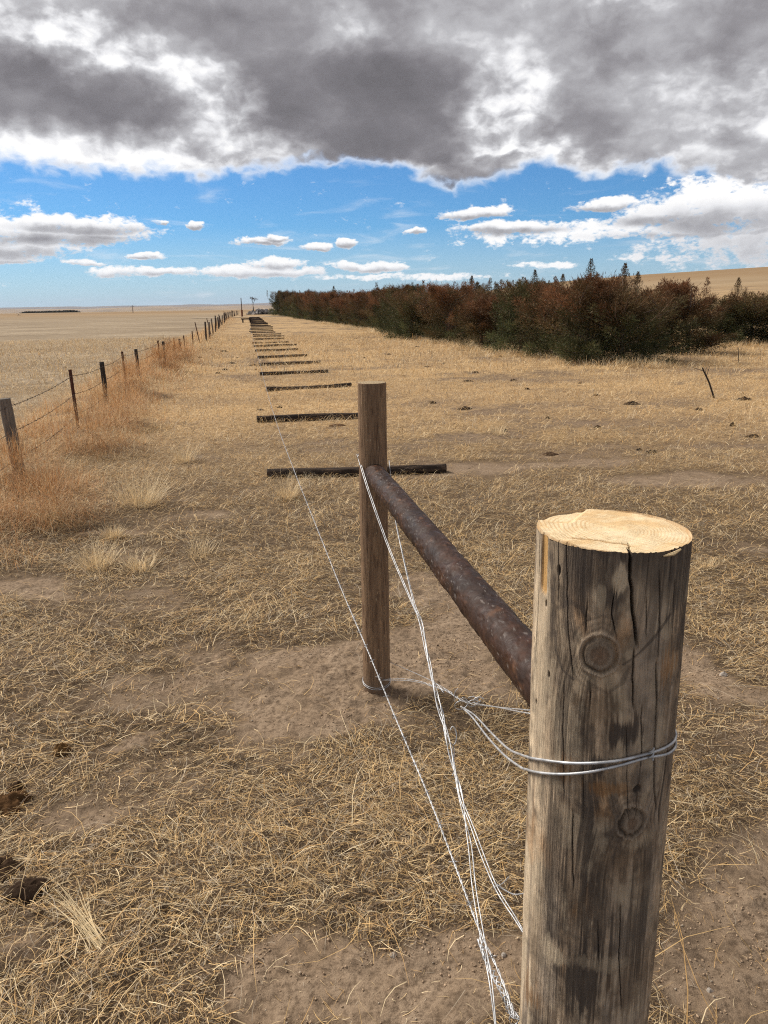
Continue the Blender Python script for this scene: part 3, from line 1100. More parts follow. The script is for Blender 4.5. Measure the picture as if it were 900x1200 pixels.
def rail_col(TH, Z, L):
    cx, sx = np.cos(TH), np.sin(TH)
    g1 = fbm(cx * 2.4, sx * 2.4, Z * 30, 5, 80, .65)
    g2 = fbm(cx * 1.2, sx * 1.2, Z * 9, 4, 81)
    g3 = fbm(cx * 6, sx * 6, Z * 90, 4, 82, .6)
    C = np.broadcast_to(np.array([.034, .0155, .009]), TH.shape + (3,)).copy()
    C = lerp(C, [.062, .028, .017], sstep(.45, .72, g1) * .8)
    C = lerp(C, [.020, .012, .010], sstep(.45, .7, g2) * .7)
    C = lerp(C, [.12, .055, .027], sstep(.64, .78, fbm(cx * 2, sx * 2, Z * 26, 5, 83)) * .7)
    fl = sstep(.70, .74, fbm(cx * 9, sx * 9, Z * 60, 3, 84)) * sstep(.50, .60, fbm(cx * 1.5, sx * 1.5, Z * 5, 2, 85))
    C = lerp(C, [.30, .26, .23], fl * .4)
    return C, (g1 - .5) * .0035 + (g3 - .5) * .0012 + (sstep(.5, .54, fbm(cx * 2, sx * 2, Z * 22, 4, 86)) - .5) * .0014


m, g, b = principled('tarred_rail', .5, .22)
a = g.node('ShaderNodeAttribute', attribute_name='Col')
tc = g.node('ShaderNodeTexCoord')
nz_ = g.noise(g.v('MULTIPLY', tc.outputs['Object'], (1, 1, 1)), 90, 7, .65)
g.put(b.inputs['Base Color'], g.mix(1.0, a.outputs['Color'], g.mr(nz_, .25, .75, .75, 1.3), 'MULTIPLY'))
g.put(b.inputs['Roughness'], g.mr(g.noise(tc.outputs['Object'], 25, 5, .6), .35, .65, .34, .75))
bn = g.node('ShaderNodeBump')
bn.inputs['Strength'].default_value = .5
bn.inputs['Distance'].default_value = .003
g.put(bn.inputs['Height'], nz_)
g.put(b.inputs['Normal'], bn.outputs[0])
railmat = m
RZ = 1.002
rail = round_post('cross_rail', (0, 0, 0), (-.014, 1.862, -.004), .045, .042, railmat, rail_col, None, 2, 140, 420, endcol=(.10, .06, .035))
rail.location = (.475, .965, RZ)
tag(rail, 'dark rusty round rail fixed level between the two standing posts', 'rail')

# ------------------------------------------------------------------ galvanised wires
m, g, b = principled('galvanised_wire', .5, .5, .6)
tc = g.node('ShaderNodeTexCoord')
g.put(b.inputs['Base Color'], g.mix(g.mr(g.noise(tc.outputs['Object'], 40, 4, .6), .35, .65), C4(.33, .33, .335), C4(.66, .66, .665)))
galv = m


def smooth_path(P, n=24):
    P = np.asarray(P, float)
    out = []
    Pp = np.concatenate([[2 * P[0] - P[1]], P, [2 * P[-1] - P[-2]]])
    for k in range(1, len(Pp) - 2):
        p0, p1, p2, p3 = Pp[k - 1:k + 3]
        for t in np.linspace(0, 1, n, endpoint=False):
            out.append(.5 * ((2 * p1) + (-p0 + p2) * t + (2 * p0 - 5 * p1 + 4 * p2 - p3) * t * t + (-p0 + 3 * p1 - 3 * p2 + p3) * t ** 3))
    out.append(P[-1])
    return np.array(out)


def frame_offset(P, ang, r):
    T = np.gradient(P, axis=0)
    T /= np.linalg.norm(T, axis=1)[:, None] + 1e-12
    A = np.cross(T, np.array([0, 0, 1.0]))
    A /= np.linalg.norm(A, axis=1)[:, None] + 1e-12
    B = np.cross(T, A)
    ang = np.asarray(ang)
    return P + (np.cos(ang)[:, None] * A + np.sin(ang)[:, None] * B) * np.asarray(r)[:, None] if np.ndim(r) else P + (np.cos(ang)[:, None] * A + np.sin(ang)[:, None] * B) * r


def arclen(P):
    return np.concatenate([[0], np.cumsum(np.linalg.norm(np.diff(P, axis=0), axis=1))])


def resample(P, step):
    s = arclen(P)
    n = max(int(s[-1] / step), 4)
    t = np.linspace(0, s[-1], n)
    return np.stack([np.interp(t, s, P[:, k]) for k in range(3)], -1)


def pp(lst):
    return [atY(x, y, Y) for x, y, Y in lst]


# tie wire that runs level from the line post, knots, then wraps the corner post (drooping to the ring)
tie = empty('tie_wire', (BPX, BPY, .85))
tag(tie, 'doubled shiny tie wire wrapped round the thick post and run to the brown post foot', 'wire')


def ring_on_post(ptsA, out=.003, n=60):
    """wire lying on the front face through photo points, then round the back"""
    A = [pix(x, y) for x, y in ptsA]
    A = sorted(A, key=lambda q: q[0])
    aa = np.array([q[0] for q in A])
    zz = np.array([q[1] for q in A])
    return aa, zz


def wire_front(pts, out=.0025, ext=0.0):
    A = [pix(x, y) for x, y in pts]
    A = np.array(A)
    P = []
    t = np.linspace(0, 1, 80)
    s = np.linspace(0, 1, len(A))
    an = np.interp(t, s, A[:, 0])
    zz = smooth_path(np.c_[A[:, 0], A[:, 1], A[:, 1]], 30)
    an, zz = zz[:, 0], zz[:, 1]
    for a_, z_ in zip(an, zz):
        ax_, ay_ = big_axis(z_)
        rr = BR + .0022 * (1 - z_ / 1.35) * 2 + out
        P.append([ax_ + rr * math.sin(a_ + face), ay_ + rr * math.cos(a_ + face), z_])
    return np.array(P), an


def back_arc(p_start, p_end, a0, a1, out=.003, n=50):
    """continue round the back of the post from angle a0 to a1 (through +-pi)"""
    P = []
    for t in np.linspace(0, 1, n):
        a_ = a0 + (a1 - a0) * t
        z_ = p_start[2] + (p_end[2] - p_start[2]) * t
        ax_, ay_ = big_axis(z_)
        rr = BR + .0022 * (1 - z_ / 1.35) * 2 + out
        P.append([ax_ + rr * math.sin(a_ + face), ay_ + rr * math.cos(a_ + face), z_])
    return np.array(P)


off = np.array([BPX, BPY, .85])
wr = .0021
w1, an1 = wire_front([(621, 887), (640, 890), (680, 893), (720, 890), (755, 882), (780, 873), (793, 864)])
w2, an2 = wire_front([(622, 902), (640, 905), (680, 904), (720, 896), (755, 886), (780, 881), (793, 873)], .0035)
b = MB()
lead1 = smooth_path(pp([(540, 828, 1.75), (556, 838, 1.6), (575, 858, 1.35), (595, 877, 1.12), (612, 885, .97)]) + [w1[0]], 16)
lead2 = smooth_path(pp([(541, 829, 1.75), (553, 840, 1.6), (570, 862, 1.35), (590, 884, 1.12), (610, 899, .97)]) + [w2[0]], 16)
sgn_ = -1 if an1[0] > 0 else 1
arc1 = back_arc(w1[-1], w1[0] + [0, 0, .01], an1[-1], an1[0] + (2 * math.pi if an1[-1] > an1[0] else -2 * math.pi))
arc2 = back_arc(w2[-1], w2[0] + [0, 0, .01], an2[-1], an2[0] + (2 * math.pi if an2[-1] > an2[0] else -2 * math.pi), .0035)
b.tube(np.concatenate([lead1[:-1], w1, arc1[1:-12]]) - off, wr, 8)
b.tube(np.concatenate([lead2[:-1], w2, arc2[1:-12]]) - off, wr, 8)
b.build('post_loop', galv, tie, True)
# small twisted pigtail on the front
kn = MB()
kp = np.array(w1[int(len(w1) * .70)])
fdir = np.array([math.sin(face), math.cos(face), 0])
sdirv = np.array([math.cos(face), -math.sin(face), 0])
t = np.linspace(0, 4.2 * math.pi, 60)
kn.tube(kp - off + fdir * .003 + np.c_[np.cos(t) * .0035, np.cos(t) * .001, -np.linspace(-.008, .010, 60)] + np.sin(t)[:, None] * fdir * .003, .0013, 6, (.25, .25, .26))
kn.build('pigtail', galv, tie, True)
# level doubled run, line post foot -> corner post back
yA, yB = 2.93, .98
b = MB()
base1 = resample(smooth_path(pp([(437, 797, 2.87), (480, 797, 2.6), (520, 808, 2.25), (545, 822, 1.95), (585, 829, 1.5), (619, 834, 1.10)]), 20), .006)
base1 = np.concatenate([base1, [base1[-1] + (base1[-1] - base1[-2]) / np.linalg.norm(base1[-1] - base1[-2]) * .05]])
s = arclen(base1)
tw = np.interp(s, [0, .5, .9, 1.2, s[-1]], [0, 2, 30, 40, 42])
b.tube(frame_offset(base1, tw, .0030) - off, .0014, 6)
b.tube(frame_offset(base1, tw + math.pi, .0030) - off, .0014, 6)
# second pair from a little higher
base2 = resample(smooth_path(pp([(455, 775, 2.86), (500, 795, 2.5), (530, 812, 2.15)]), 20), .006)
b.tube(base2 - off, .0012, 6)
# loop round the line post foot
zc = base1[0][2]
t = np.linspace(0, 2 * math.pi, 60)
for dz, rr in ((0, .0615), (.008, .0612)):
    b.tube(np.c_[FPX + rr * np.cos(t), FPY + rr * np.sin(t), zc + dz + .01 * np.sin(t)] - off, .0013, 6, caps=False)
b.build('level_run', galv, tie, True)
# curls of spare wire
b = MB()
cpos = atY(548, 826, 1.9)
for k, (dx_, rad_, n_) in enumerate([((542, 828), .022, 1.15), ((556, 826), .017, 1.3), ((562, 822), .014, .8)]):
    c0 = atY(dx_[0], dx_[1], 1.9 - .08 * k)
    t = np.linspace(.4, .4 + n_ * 2 * math.pi, 50)
    b = MB()
    b.tube(c0 + np.c_[np.cos(t) * rad_, t * .003, np.sin(t) * rad_ * .8] - off, .0013, 6)
    b.build('spare_curl', galv, tie, True)
b = MB()
c0 = atY(533, 822, 1.95)
b.tube(smooth_path([c0, atY(533, 812, 1.95), atY(537, 806, 1.95)], 12) - off, .0013, 6)
b.build('spare_curl', galv, tie, True)
b = MB()
b.tube(smooth_path([atY(505, 805, 2.3), atY(512, 802, 2.25), atY(520, 812, 2.2)], 12) - off, .0013, 6)
b.build('spare_curl', galv, tie, True)

# diagonal brace wire: both sides of the line post down to the foot of the corner post
brace = empty('brace_wire', (FPX, FPY, 1.05))
tag(brace, 'bundle of smooth silver wires twisted together, slanting from the brown post to the ground', 'wire')
offb = np.array([FPX, FPY, 1.05])
zt_ = atY(418, 532, 2.90)[2]
b = MB()
L1 = pp([(419, 532, 2.90), (432, 575, 2.70), (455, 640, 2.45), (480, 700, 2.22), (492, 730, 2.12)])
L2 = pp([(456, 540, 2.90), (462, 600, 2.68), (472, 650, 2.48), (485, 705, 2.25), (494, 730, 2.12)])
trunk = pp([(500, 765, 2.0), (512, 815, 1.85), (523, 860, 1.72), (532, 900, 1.62), (540, 935, 1.53)])
endA = pp([(556, 975, 1.42), (580, 1035, 1.26), (605, 1075, 1.15), (625, 1108, 1.07), (640, 1130, 1.02)])
endB = pp([(549, 980, 1.42), (556, 1040, 1.28), (566, 1105, 1.15), (574, 1150, 1.07), (583, 1230, .97), (592, 1320, .9)])
pathA = resample(smooth_path(L1 + trunk + endA, 16), .005)
pathB = resample(smooth_path(L2 + trunk + endB, 16), .005)
pathC = resample(smooth_path(L1 + trunk + endB, 16), .005)
pathD = resample(smooth_path(L2 + trunk + endA, 16), .005)
for k, Pq in enumerate((pathA, pathB, pathC, pathD)):
    s = arclen(Pq)
    u = s / s[-1]
    ang = np.interp(u, [0, .35, .5, .75, 1], [0, 1, 3 + k, 12 + k * 2, 14 + k * 2]) + k * 1.57
    r_ = np.interp(u, [0, .3, .45, .6, .72, 1], [.003, .0025, .003, .006, .004, .005])
    r_ = r_ + .004 * (vnoise(s * 9, s * 0, seed=90 + k) - .3) * sstep(.4, .55, u)
    b = MB()
    b.tube(frame_offset(Pq, ang, r_) - offb, .0014, 6)
    b.build('strand', galv, brace, True)
b = MB()
for (zz_, ph) in ((L1[0][2], 0), (L1[0][2] + .006, .2), (L1[0][2] - .006, .1)):
    t = np.linspace(math.pi * .02, math.pi * .98, 50) + ph * 0
    # loop round the far side of the post, open to the camera
    b.tube(np.c_[FPX - np.cos(t) * .0605, FPY + np.sin(t) * .0605, np.interp(t, [0, math.pi], [zz_, L2[0][2]])] - offb, .0014, 6)
b.build('post_loop', galv, brace, True)
# loose coils along the twist
b = MB()
for (px, py, Y, rr) in [(531, 862, 1.72, .017), (528, 882, 1.68, .018), (533, 915, 1.6, .014), (517, 838, 1.78, .012)]:
    c0 = atY(px, py, Y)
    t = np.linspace(-.5 * math.pi, .7 * math.pi + rr * 20, 36)
    b = MB()
    b.tube(c0 + np.cos(t)[:, None] * rr * .55 * rgt + np.sin(t)[:, None] * rr * 1.5 * (upv * .9 + fwd * .3) - offb, .0013, 6)
    b.build('loose_coil', galv, brace, True)
b = MB()
b.tube(smooth_path(pp([(580, 1035, 1.26), (590, 1042, 1.22), (602, 1048, 1.18), (615, 1047, 1.15)]), 12) - offb, .0015, 6)
b.build('loose_end', galv, brace, True)
b = MB()
b.tube(smooth_path(pp([(578, 1040, 1.27), (588, 1036, 1.22), (596, 1028, 1.2)]), 12) - offb, .0013, 6)
b.build('loose_end', galv, brace, True)

# single new strand of twisted wire running away along the row
strand = MB()
sp_pts = []
for (x, y, z) in [(604, 1192, .50), (585, 1140, .50), (560, 1085, .50), (530, 1005, .49), (497, 920, .48), (463, 840, .47), (430, 760, .46),
                  (400, 690, .45), (370, 615, .42), (345, 552, .38), (325, 498, .30), (312, 455, .22), (303, 420, .14), (296, 395, .08), (292, 380, .05)]:
    sp_pts.append(atz(x, y, z))
P0 = smooth_path(sp_pts, 20)
near = resample(P0[:12 * 20], .004)
for k in (0, 1):
    s = arclen(near)
    strand.tube(frame_offset(near, s * 2 * math.pi / .045 + k * math.pi, .0013), .0011, 6)
strand.tube(resample(P0[12 * 20 - 1:], .25), .0022, 5)
# barbs
s = arclen(near)
for q in np.arange(.12, s[-1] - .05, .125):
    k = int(np.searchsorted(s, q))
    c0 = near[k]
    T = near[min(k + 2, len(near) - 1)] - near[max(k - 2, 0)]
    T /= np.linalg.norm(T)
    A = np.cross(T, rng.normal(size=3))
    A /= np.linalg.norm(A)
    B = np.cross(T, A)
    t = np.linspace(0, 3.2 * math.pi, 24)
    strand.tube(c0 + np.outer(np.cos(t), A) * .0028 + np.outer(np.sin(t), B) * .0028 + np.outer(t - 5, T) * .0007, .0009, 5)
    for sg in (1, -1):
        strand.tube([c0 + sg * A * .002, c0 + sg * A * .011 + T * .003 * sg], [.0009, .0004], 5)
        strand.tube([c0 + sg * B * .002, c0 + sg * B * .011 - T * .003 * sg], [.0009, .0004], 5)
so = strand.build('barbed_wire_strand', galv, None, True)
tag(so, 'single new silver barbed wire strand stretched low beside the lying posts into the distance', 'wire')
# knotted wire end at the bottom by the corner post
b = MB()
kp_ = resample(smooth_path(pp([(562, 1100, 1.17), (572, 1130, 1.10), (588, 1160, 1.03), (600, 1188, .985), (612, 1192, .965)]), 14), .003)
s = arclen(kp_)
for k in (0, 1, 2):
    b.tube(frame_offset(kp_, s * 2 * math.pi / .05 + k * 2.1, .0045 + .002 * np.sin(s * 60 + k)), .0013, 6)
for (px, py, Y, rr) in [(598, 1184, .99, .009), (603, 1196, .97, .011), (594, 1172, 1.01, .008)]:
    c0 = atY(px, py, Y)
    t = np.linspace(0, 2.6 * math.pi, 40)
    b.tube(c0 + np.outer(np.cos(t), rgt) * rr * .8 + np.outer(np.sin(t), upv) * rr + np.outer(t * .001, fwd), .0012, 6)
ko = b.build('wire_knot', galv, None, True)
tag(ko, 'tangled knot of wire ends low on the left of the thick corner post', 'wire')

# ------------------------------------------------------------------ old barbed wire fence on the left
oldwood = attr_mat('old_fence_wood', .9, .1, var=.4, vscale=60, bump=.5, bscale=120, bstretch=(1, 1, .1))
rust = attr_mat('rusty_steel', .8, .25, var=.45, vscale=50)
fence = empty('barbed_wire_fence', (-2.6, 7.2, 0))
tag(fence, 'old barbed wire fence of rusty steel posts and leaning wood posts through tall orange weeds', 'fence')
fo = np.array([-2.6, 7.2, 0])
fence_posts = []


def t_post(base, top, colr=(.11, .045, .03)):
    b = MB()
    base = np.asarray(base, float)
    top = np.asarray(top, float)
    ax = (top - base)
    L = np.linalg.norm(ax)
    ax /= L
    sx = np.cross(ax, [0, 1, 0])
    sx /= np.linalg.norm(sx)
    sy = np.cross(ax, sx)
    M_ = np.array([sx, sy, ax])
    mid = (base + top) / 2
    b.box(mid, (.042, .006, L), M_, colr)
    b.box(mid + sy * .018, (.006, .032, L * .998), M_, np.array(colr) * .8)
    for q in np.arange(.08, L, .055):
        b.box(base + ax * q - sy * .007, (.014, .009, .022), M_, np.array(colr) * 1.2)
    return b.build('post', rust, fence)


def wood_fence_post(base, top, r_, seed, nth=14, nz=14, colr=(.10, .085, .07)):
    def cf(TH, Z, L):
        g1 = fbm(np.cos(TH) * 6 + seed, np.sin(TH) * 6, Z * 5, 3, seed)
        return np.array(colr)[None, None] * (.55 + .9 * g1)[..., None], (g1 - .5) * r_ * .25
    return round_post('post', base, top, r_, r_ * .9, oldwood, cf, fence, seed, nth, nz, endcol=(.16, .14, .12))


fp_list = []      # X, Y, ztop, kind, lean x, lean y
tops = [((5, 467), (28, 582), 7.35, 'w', .045), ((82, 433), (82, 508), 10.4, 't', .02), ((119, 424), (119, 480), 12.9, 'k', .03),
        ((143, 412), (143, 459), 15.6, 't', .02), ((159, 409), (159, 440), 17.6, 'k', .02), ((185, 399), (185, 428), 22.4, 't', .02),
        ((191, 400), (191, 429), 22.8, 'k', .03), ((203.5, 396), (203.5, 428), 25.2, 't', .02), ((210, 397), (209, 415), 27.0, 'k', .02),
        ((215, 393), (215, 413), 29.0, 't', .02), ((225, 388), (225, 412), 32.5, 't', .03)]
posts3d = []
for (tx, ty), (bx, by), Y, kd, r_ in tops:
    tp = atY(tx, ty, Y)
    bp = atY(bx, by, Y)
    bp = np.array([bp[0] if abs(tx - bx) > 3 else tp[0] + .01, Y, float(ground_h(bp[0], Y)) - .15])
    if kd == 'w':
        wood_fence_post(bp - fo, tp - fo, .058, 5, 40, 60, (.17, .14, .115))
    elif kd == 't':
        t_post(bp - fo, tp - fo)
    else:
        wood_fence_post(bp - fo, tp - fo, .042, int(tx), 14, 16, (.045, .036, .03))
    posts3d.append((tp, bp))
Yc = 34.5
k = 0
r2 = np.random.default_rng(5)
while Yc < 175:
    X = -2.5 + .35 * math.sin(Yc / 25) + r2.normal() * .05
    z0 = float(ground_h(X, Yc))
    tp = np.array([X + r2.normal() * .12, Yc, z0 + .98 + r2.normal() * .10])
    bp = np.array([X, Yc, z0 - .1])
    if k % 3 == 0:
        t_post(bp - fo, tp - fo, (.13, .055, .035))
    else:
        wood_fence_post(bp - fo, tp - fo, .045 + .012 * r2.random(), k + 20, 8, 5, (.06, .048, .04) if k % 2 else (.15, .12, .095))
    posts3d.append((tp, bp))
    Yc += 2.6 + 1.6 * r2.random()
    k += 1
# wires
dark_wire = attr_mat('rusted_wire', .8, .2, var=.2, vscale=20)
first = posts3d[0]
prev_t = first[0] + np.array([-.15, -3.6, .0])
prev_b = np.array([prev_t[0], prev_t[1], 0])
chain = [(prev_t, prev_b)] + posts3d
for wi, (fr, sag) in enumerate([(.90, .03), (.60, .035), (.28, .05)]):
    b = MB()
    P = []
    for k in range(len(chain) - 1):
        (t0, b0), (t1, b1) = chain[k], chain[k + 1]
        h0 = max(0.0, float(ground_h(b0[0], b0[1])))
        h1 = max(0.0, float(ground_h(b1[0], b1[1])))
        a0 = np.array([b0[0] + (t0[0] - b0[0]) * fr, b0[1], h0 + (t0[2] - h0) * fr])
        a1 = np.array([b1[0] + (t1[0] - b1[0]) * fr, b1[1], h1 + (t1[2] - h1) * fr])
        nn = 14 if k < 8 else 4
        for t_ in np.linspace(0, 1, nn, endpoint=False):
            q = a0 + (a1 - a0) * t_
            q = q + np.array([0.02, 0, -4 * sag * t_ * (1 - t_)])
            P.append(q)
    P = np.array(P) - fo
    b.tube(P, .0028 if wi == 0 else .0024, 5, (.075, .055, .045))
    s = arclen(P)
    for q in np.arange(.3, 22, .16):
        kk = int(np.searchsorted(s, q))
        f_ = (q - s[kk - 1]) / (s[kk] - s[kk - 1])
        c0 = P[kk - 1] * (1 - f_) + P[kk] * f_
        d0 = r2.normal(size=3)
        d0 /= np.linalg.norm(d0)
        b.tube([c0 - d0 * .016, c0, c0 + d0 * .016], [.0014, .004, .0014], 4, (.06, .045, .04))
    b.build('wire', dark_wire, fence)

# ------------------------------------------------------------------ lying posts
ORD = ['nearest', 'second', 'third', 'fourth', 'fifth', 'sixth', 'seventh', 'eighth', 'ninth', 'tenth', 'eleventh', 'twelfth', 'thirteenth',
       'fourteenth', 'fifteenth', 'sixteenth']
tiemat = attr_mat('creosoted_post', .9, .12, var=.4, vscale=40, bump=.5, bscale=90)


def tie_col(seed):
    def f(TH, Z, L):
        cx, sx = np.cos(TH), np.sin(TH)
        g1 = fbm(cx * 5 + seed, sx * 5, Z * 6, 4, seed)
        g2 = fbm(cx * 2 + seed, sx * 2, Z * 2.5, 3, seed + 5)
        C = np.broadcast_to(np.array([.046, .033, .025]), TH.shape + (3,)).copy()
        C = lerp(C, [.13, .085, .055], sstep(.48, .72, g1) * .8)
        C = lerp(C, [.014, .011, .010], sstep(.5, .7, g2) * .7)
        bend = (seed * 37 % 17 - 8) / 8.0
        return C, (g1 - .5) * .014 + (g2 - .5) * .010 + bend * .028 * np.sin(Z / L * np.pi) * np.cos(TH + seed)
    return f


ties = [(0.09, 1.92, 7.27, 7.13, .048), (.03, 1.80, 10.99, 11.0, .047), (.27, 2.05, 15.0, 15.35, .048), (.20, 1.93, 18.45, 18.8, .046),
        (.23, 2.07, 22.05, 22.35, .046), (.23, 1.93, 25.5, 25.7, .045), (.18, 1.85, 29.0, 29.3, .045)]
Yt = 32.4
r3 = np.random.default_rng(11)
while Yt < 132:
    x0 = .15 + r3.normal() * .07
    ties.append((x0, x0 + 1.75 + r3.normal() * .08, Yt, Yt + r3.normal() * .30, .045 if Yt < 45 else .036))
    Yt += 3.3 + r3.random() * .5
GT = 'dark wooden posts laid out crosswise in a row ready for the new fence'
for k, (x0, x1, y0, y1, rr) in enumerate(ties):
    nth, nz = (36, 90) if k < 4 else ((16, 24) if k < 12 else (8, 8))
    z0 = float(ground_h(x0, y0, False)) + rr * .9
    z1 = float(ground_h(x1, y1, False)) + rr * .9
    L = np.array([x1 - x0, y1 - y0, z1 - z0])
    o = round_post('lying_post', (0, 0, 0), L, rr * 1.05, rr * .88, tiemat, tie_col(100 + k), None, k, nth, nz, endcol=(.10, .075, .05))
    o.location = (x0, y0, z0)
    if k == 0:
        lb = 'nearest dark post lying on the grass, its middle hidden behind the slim brown standing post'
    elif k < len(ORD):
        lb = '%s dark post from the near end of the row of posts lying on the grass' % ORD[k]
    else:
        lb = 'small far dark post lying crosswise near the vanishing end of the row'
    tag(o, lb, 'post', GT)

# ------------------------------------------------------------------ distant things along the row
smat = attr_mat('dark_timber', .9, .1, var=.3, vscale=8)
b = MB()
b.box((0, 0, .50), (1.5, .9, .16), None, (.03, .022, .018))
for sx in (-.5, .5):
    b.box((sx, 0, .20), (.18, .8, .44), None, (.025, .02, .016))
so = b.build('timber_stack', smat)
so.scale = (.8, .8, .8)
pz = atz(289, 378)
so.location = (pz[0], pz[1], float(ground_h(pz[0], pz[1])))
tag(so, 'dark stack of timber on short bearers at the far end of the lying posts', 'timber stack')

b = MB()
for k in range(90):
    a = r3.random() * 6.28
    rr = r3.random() ** .5
    c = np.array([math.cos(a) * rr * 4.6, math.sin(a) * rr * 2.5, (1 - rr) * 1.0 + .1])
    s_ = .25 + r3.random() * .55
    M_ = np.linalg.qr(r3.normal(size=(3, 3)))[0]
    b.box(c, (s_ * 1.4, s_, s_ * .7), M_, np.array([.22, .20, .185]) * (.3 + 1.3 * r3.random()))
ro = b.build('rubble_heap', attr_mat('grey_rubble', .9, .1, var=.3, vscale=3))
pz = atY(312, 366, 175.)
ro.location = (pz[0], pz[1], float(ground_h(pz[0], pz[1])))
tag(ro, 'low grey heap of rubble beside the left end of the cedar row', 'rubble heap')

b = MB()
P = atY(284, 374, 140.)
gz = float(ground_h(P[0], P[1]))
b.tube([(0, 0, 0), (0, 0, 3.3)], [.09, .07], 8, (.12, .09, .07))
b.tube([(0, 0, 0), (.02, 0, 1.2)], [.16, .16], 8, (.16, .055, .03))
po = b.build('slim_pole', smat)
po.location = (P[0], P[1], gz)
tag(po, 'thin pole with a rusty red foot beyond the lying posts, left of the bare tree', 'pole')


def bare_tree(root_loc, hgt, seed, name, label):
    b = MB()
    rr_ = np.random.default_rng(seed)

    def br(p, d, L, r_, lev):
        q = p + d * L
        b.tube([p, (p + q) / 2 + rr_.normal(size=3) * L * .05, q], [r_, r_ * .8, r_ * .6], 5 if lev < 2 else 4, (.085, .07, .062), caps=False)
        if lev >= 5:
            return
        for _ in range(3 if lev else 5):
            dd = d + rr_.normal(size=3) * .85
            dd[2] = abs(dd[2]) * .8 + .1
            dd /= np.linalg.norm(dd)
            br(q, dd, L * (.62 + .2 * rr_.random()), max(r_ * .7, .035), lev + 1)
    e = empty(name, root_loc)
    tag(e, label, 'tree')
    b.tube([(0, 0, -.1), (0, 0, hgt * .28)], [hgt * .035, hgt * .028], 7, (.08, .065, .055))
    b.build('trunk', smat, e)
    b = MB()
    br(np.array([0, 0, hgt * .27]), np.array([0.02, 0, 1.0]), hgt * .24, hgt * .022, 1)
    b.build('crown', smat, e)


P = atY(297, 363, 260.)
bare_tree((P[0], P[1], float(ground_h(P[0], P[1]))), 5.6, 4, 'bare_tree', 'small leafless tree standing alone on the horizon left of the cedar row')

for (px, pt, pb, Y, lb) in [(156.5, 357.5, 372, 330., 'thin utility pole on the plain, left of the fence line'), (23.5, 368, 379, 300., 'thin pole far out in the field at the left edge')]:
    P = atY(px, pb, Y)
    T_ = atY(px, pt, Y)
    b = MB()
    gz = float(ground_h(P[0], P[1]))
    b.tube([(0, 0, 0), (0, 0, T_[2] - gz)], [.15, .11], 7, (.22, .18, .15))
    b.box((0, 0, T_[2] - gz - .5), (1.6, .12, .12), None, (.16, .13, .11))
    po = b.build('utility_pole', smat)
    po.location = (P[0], P[1], gz)
    tag(po, lb, 'pole')

# pale farm track crossing behind the row
b = MB()
pa, pb_ = atz(255, 372.5), atz(345, 370.5)
n = 40
t = np.linspace(-.3, 1.6, n)
cl = pa[None] + (pb_ - pa)[None] * t[:, None]
dirv = (pb_ - pa)[:2] / np.linalg.norm((pb_ - pa)[:2])
nrm = np.array([-dirv[1], dirv[0], 0])
A_ = cl + nrm * 2.2
B_ = cl - nrm * 2.2
for M2 in (A_, B_):
    M2[:, 2] = ground_h(M2[:, 0], M2[:, 1]) + .06
V = np.concatenate([A_, B_])
i = np.arange(n - 1)
trk = link('path', np_mesh('path', V, np.stack([i, i + 1, i + 1 + n, i + n], -1), False, np.broadcast_to([.46, .37, .27], (len(V), 3))), attr_mat('pale_track_dust', .95, .05, var=.2, vscale=.5))
tag(trk, kind='structure')

# ------------------------------------------------------------------ cedars
cedar_leaf = attr_mat('cedar_foliage', .8, .12, trans=.15, objvar=.16)
cedar_bark = attr_mat('cedar_bark', .9, .08, var=.3, vscale=12)


def leaf_quads(P, D, L, W, C):
    """elongated leaf diamonds at P along D"""
    n = len(P)
    D = D / (np.linalg.norm(D, axis=1)[:, None] + 1e-9)
    S_ = np.cross(D, rng.normal(size=(n, 3)))
    S_ /= np.linalg.norm(S_, axis=1)[:, None] + 1e-9
    L = np.asarray(L)[:, None]
    W = np.asarray(W)[:, None]
    V = np.stack([P, P + D * L * .45 + S_ * W, P + D * L, P + D * L * .45 - S_ * W], 1).reshape(-1, 3)
    Fq = np.arange(4 * n).reshape(n, 4)
    return V, Fq, np.repeat(C, 4, axis=0)


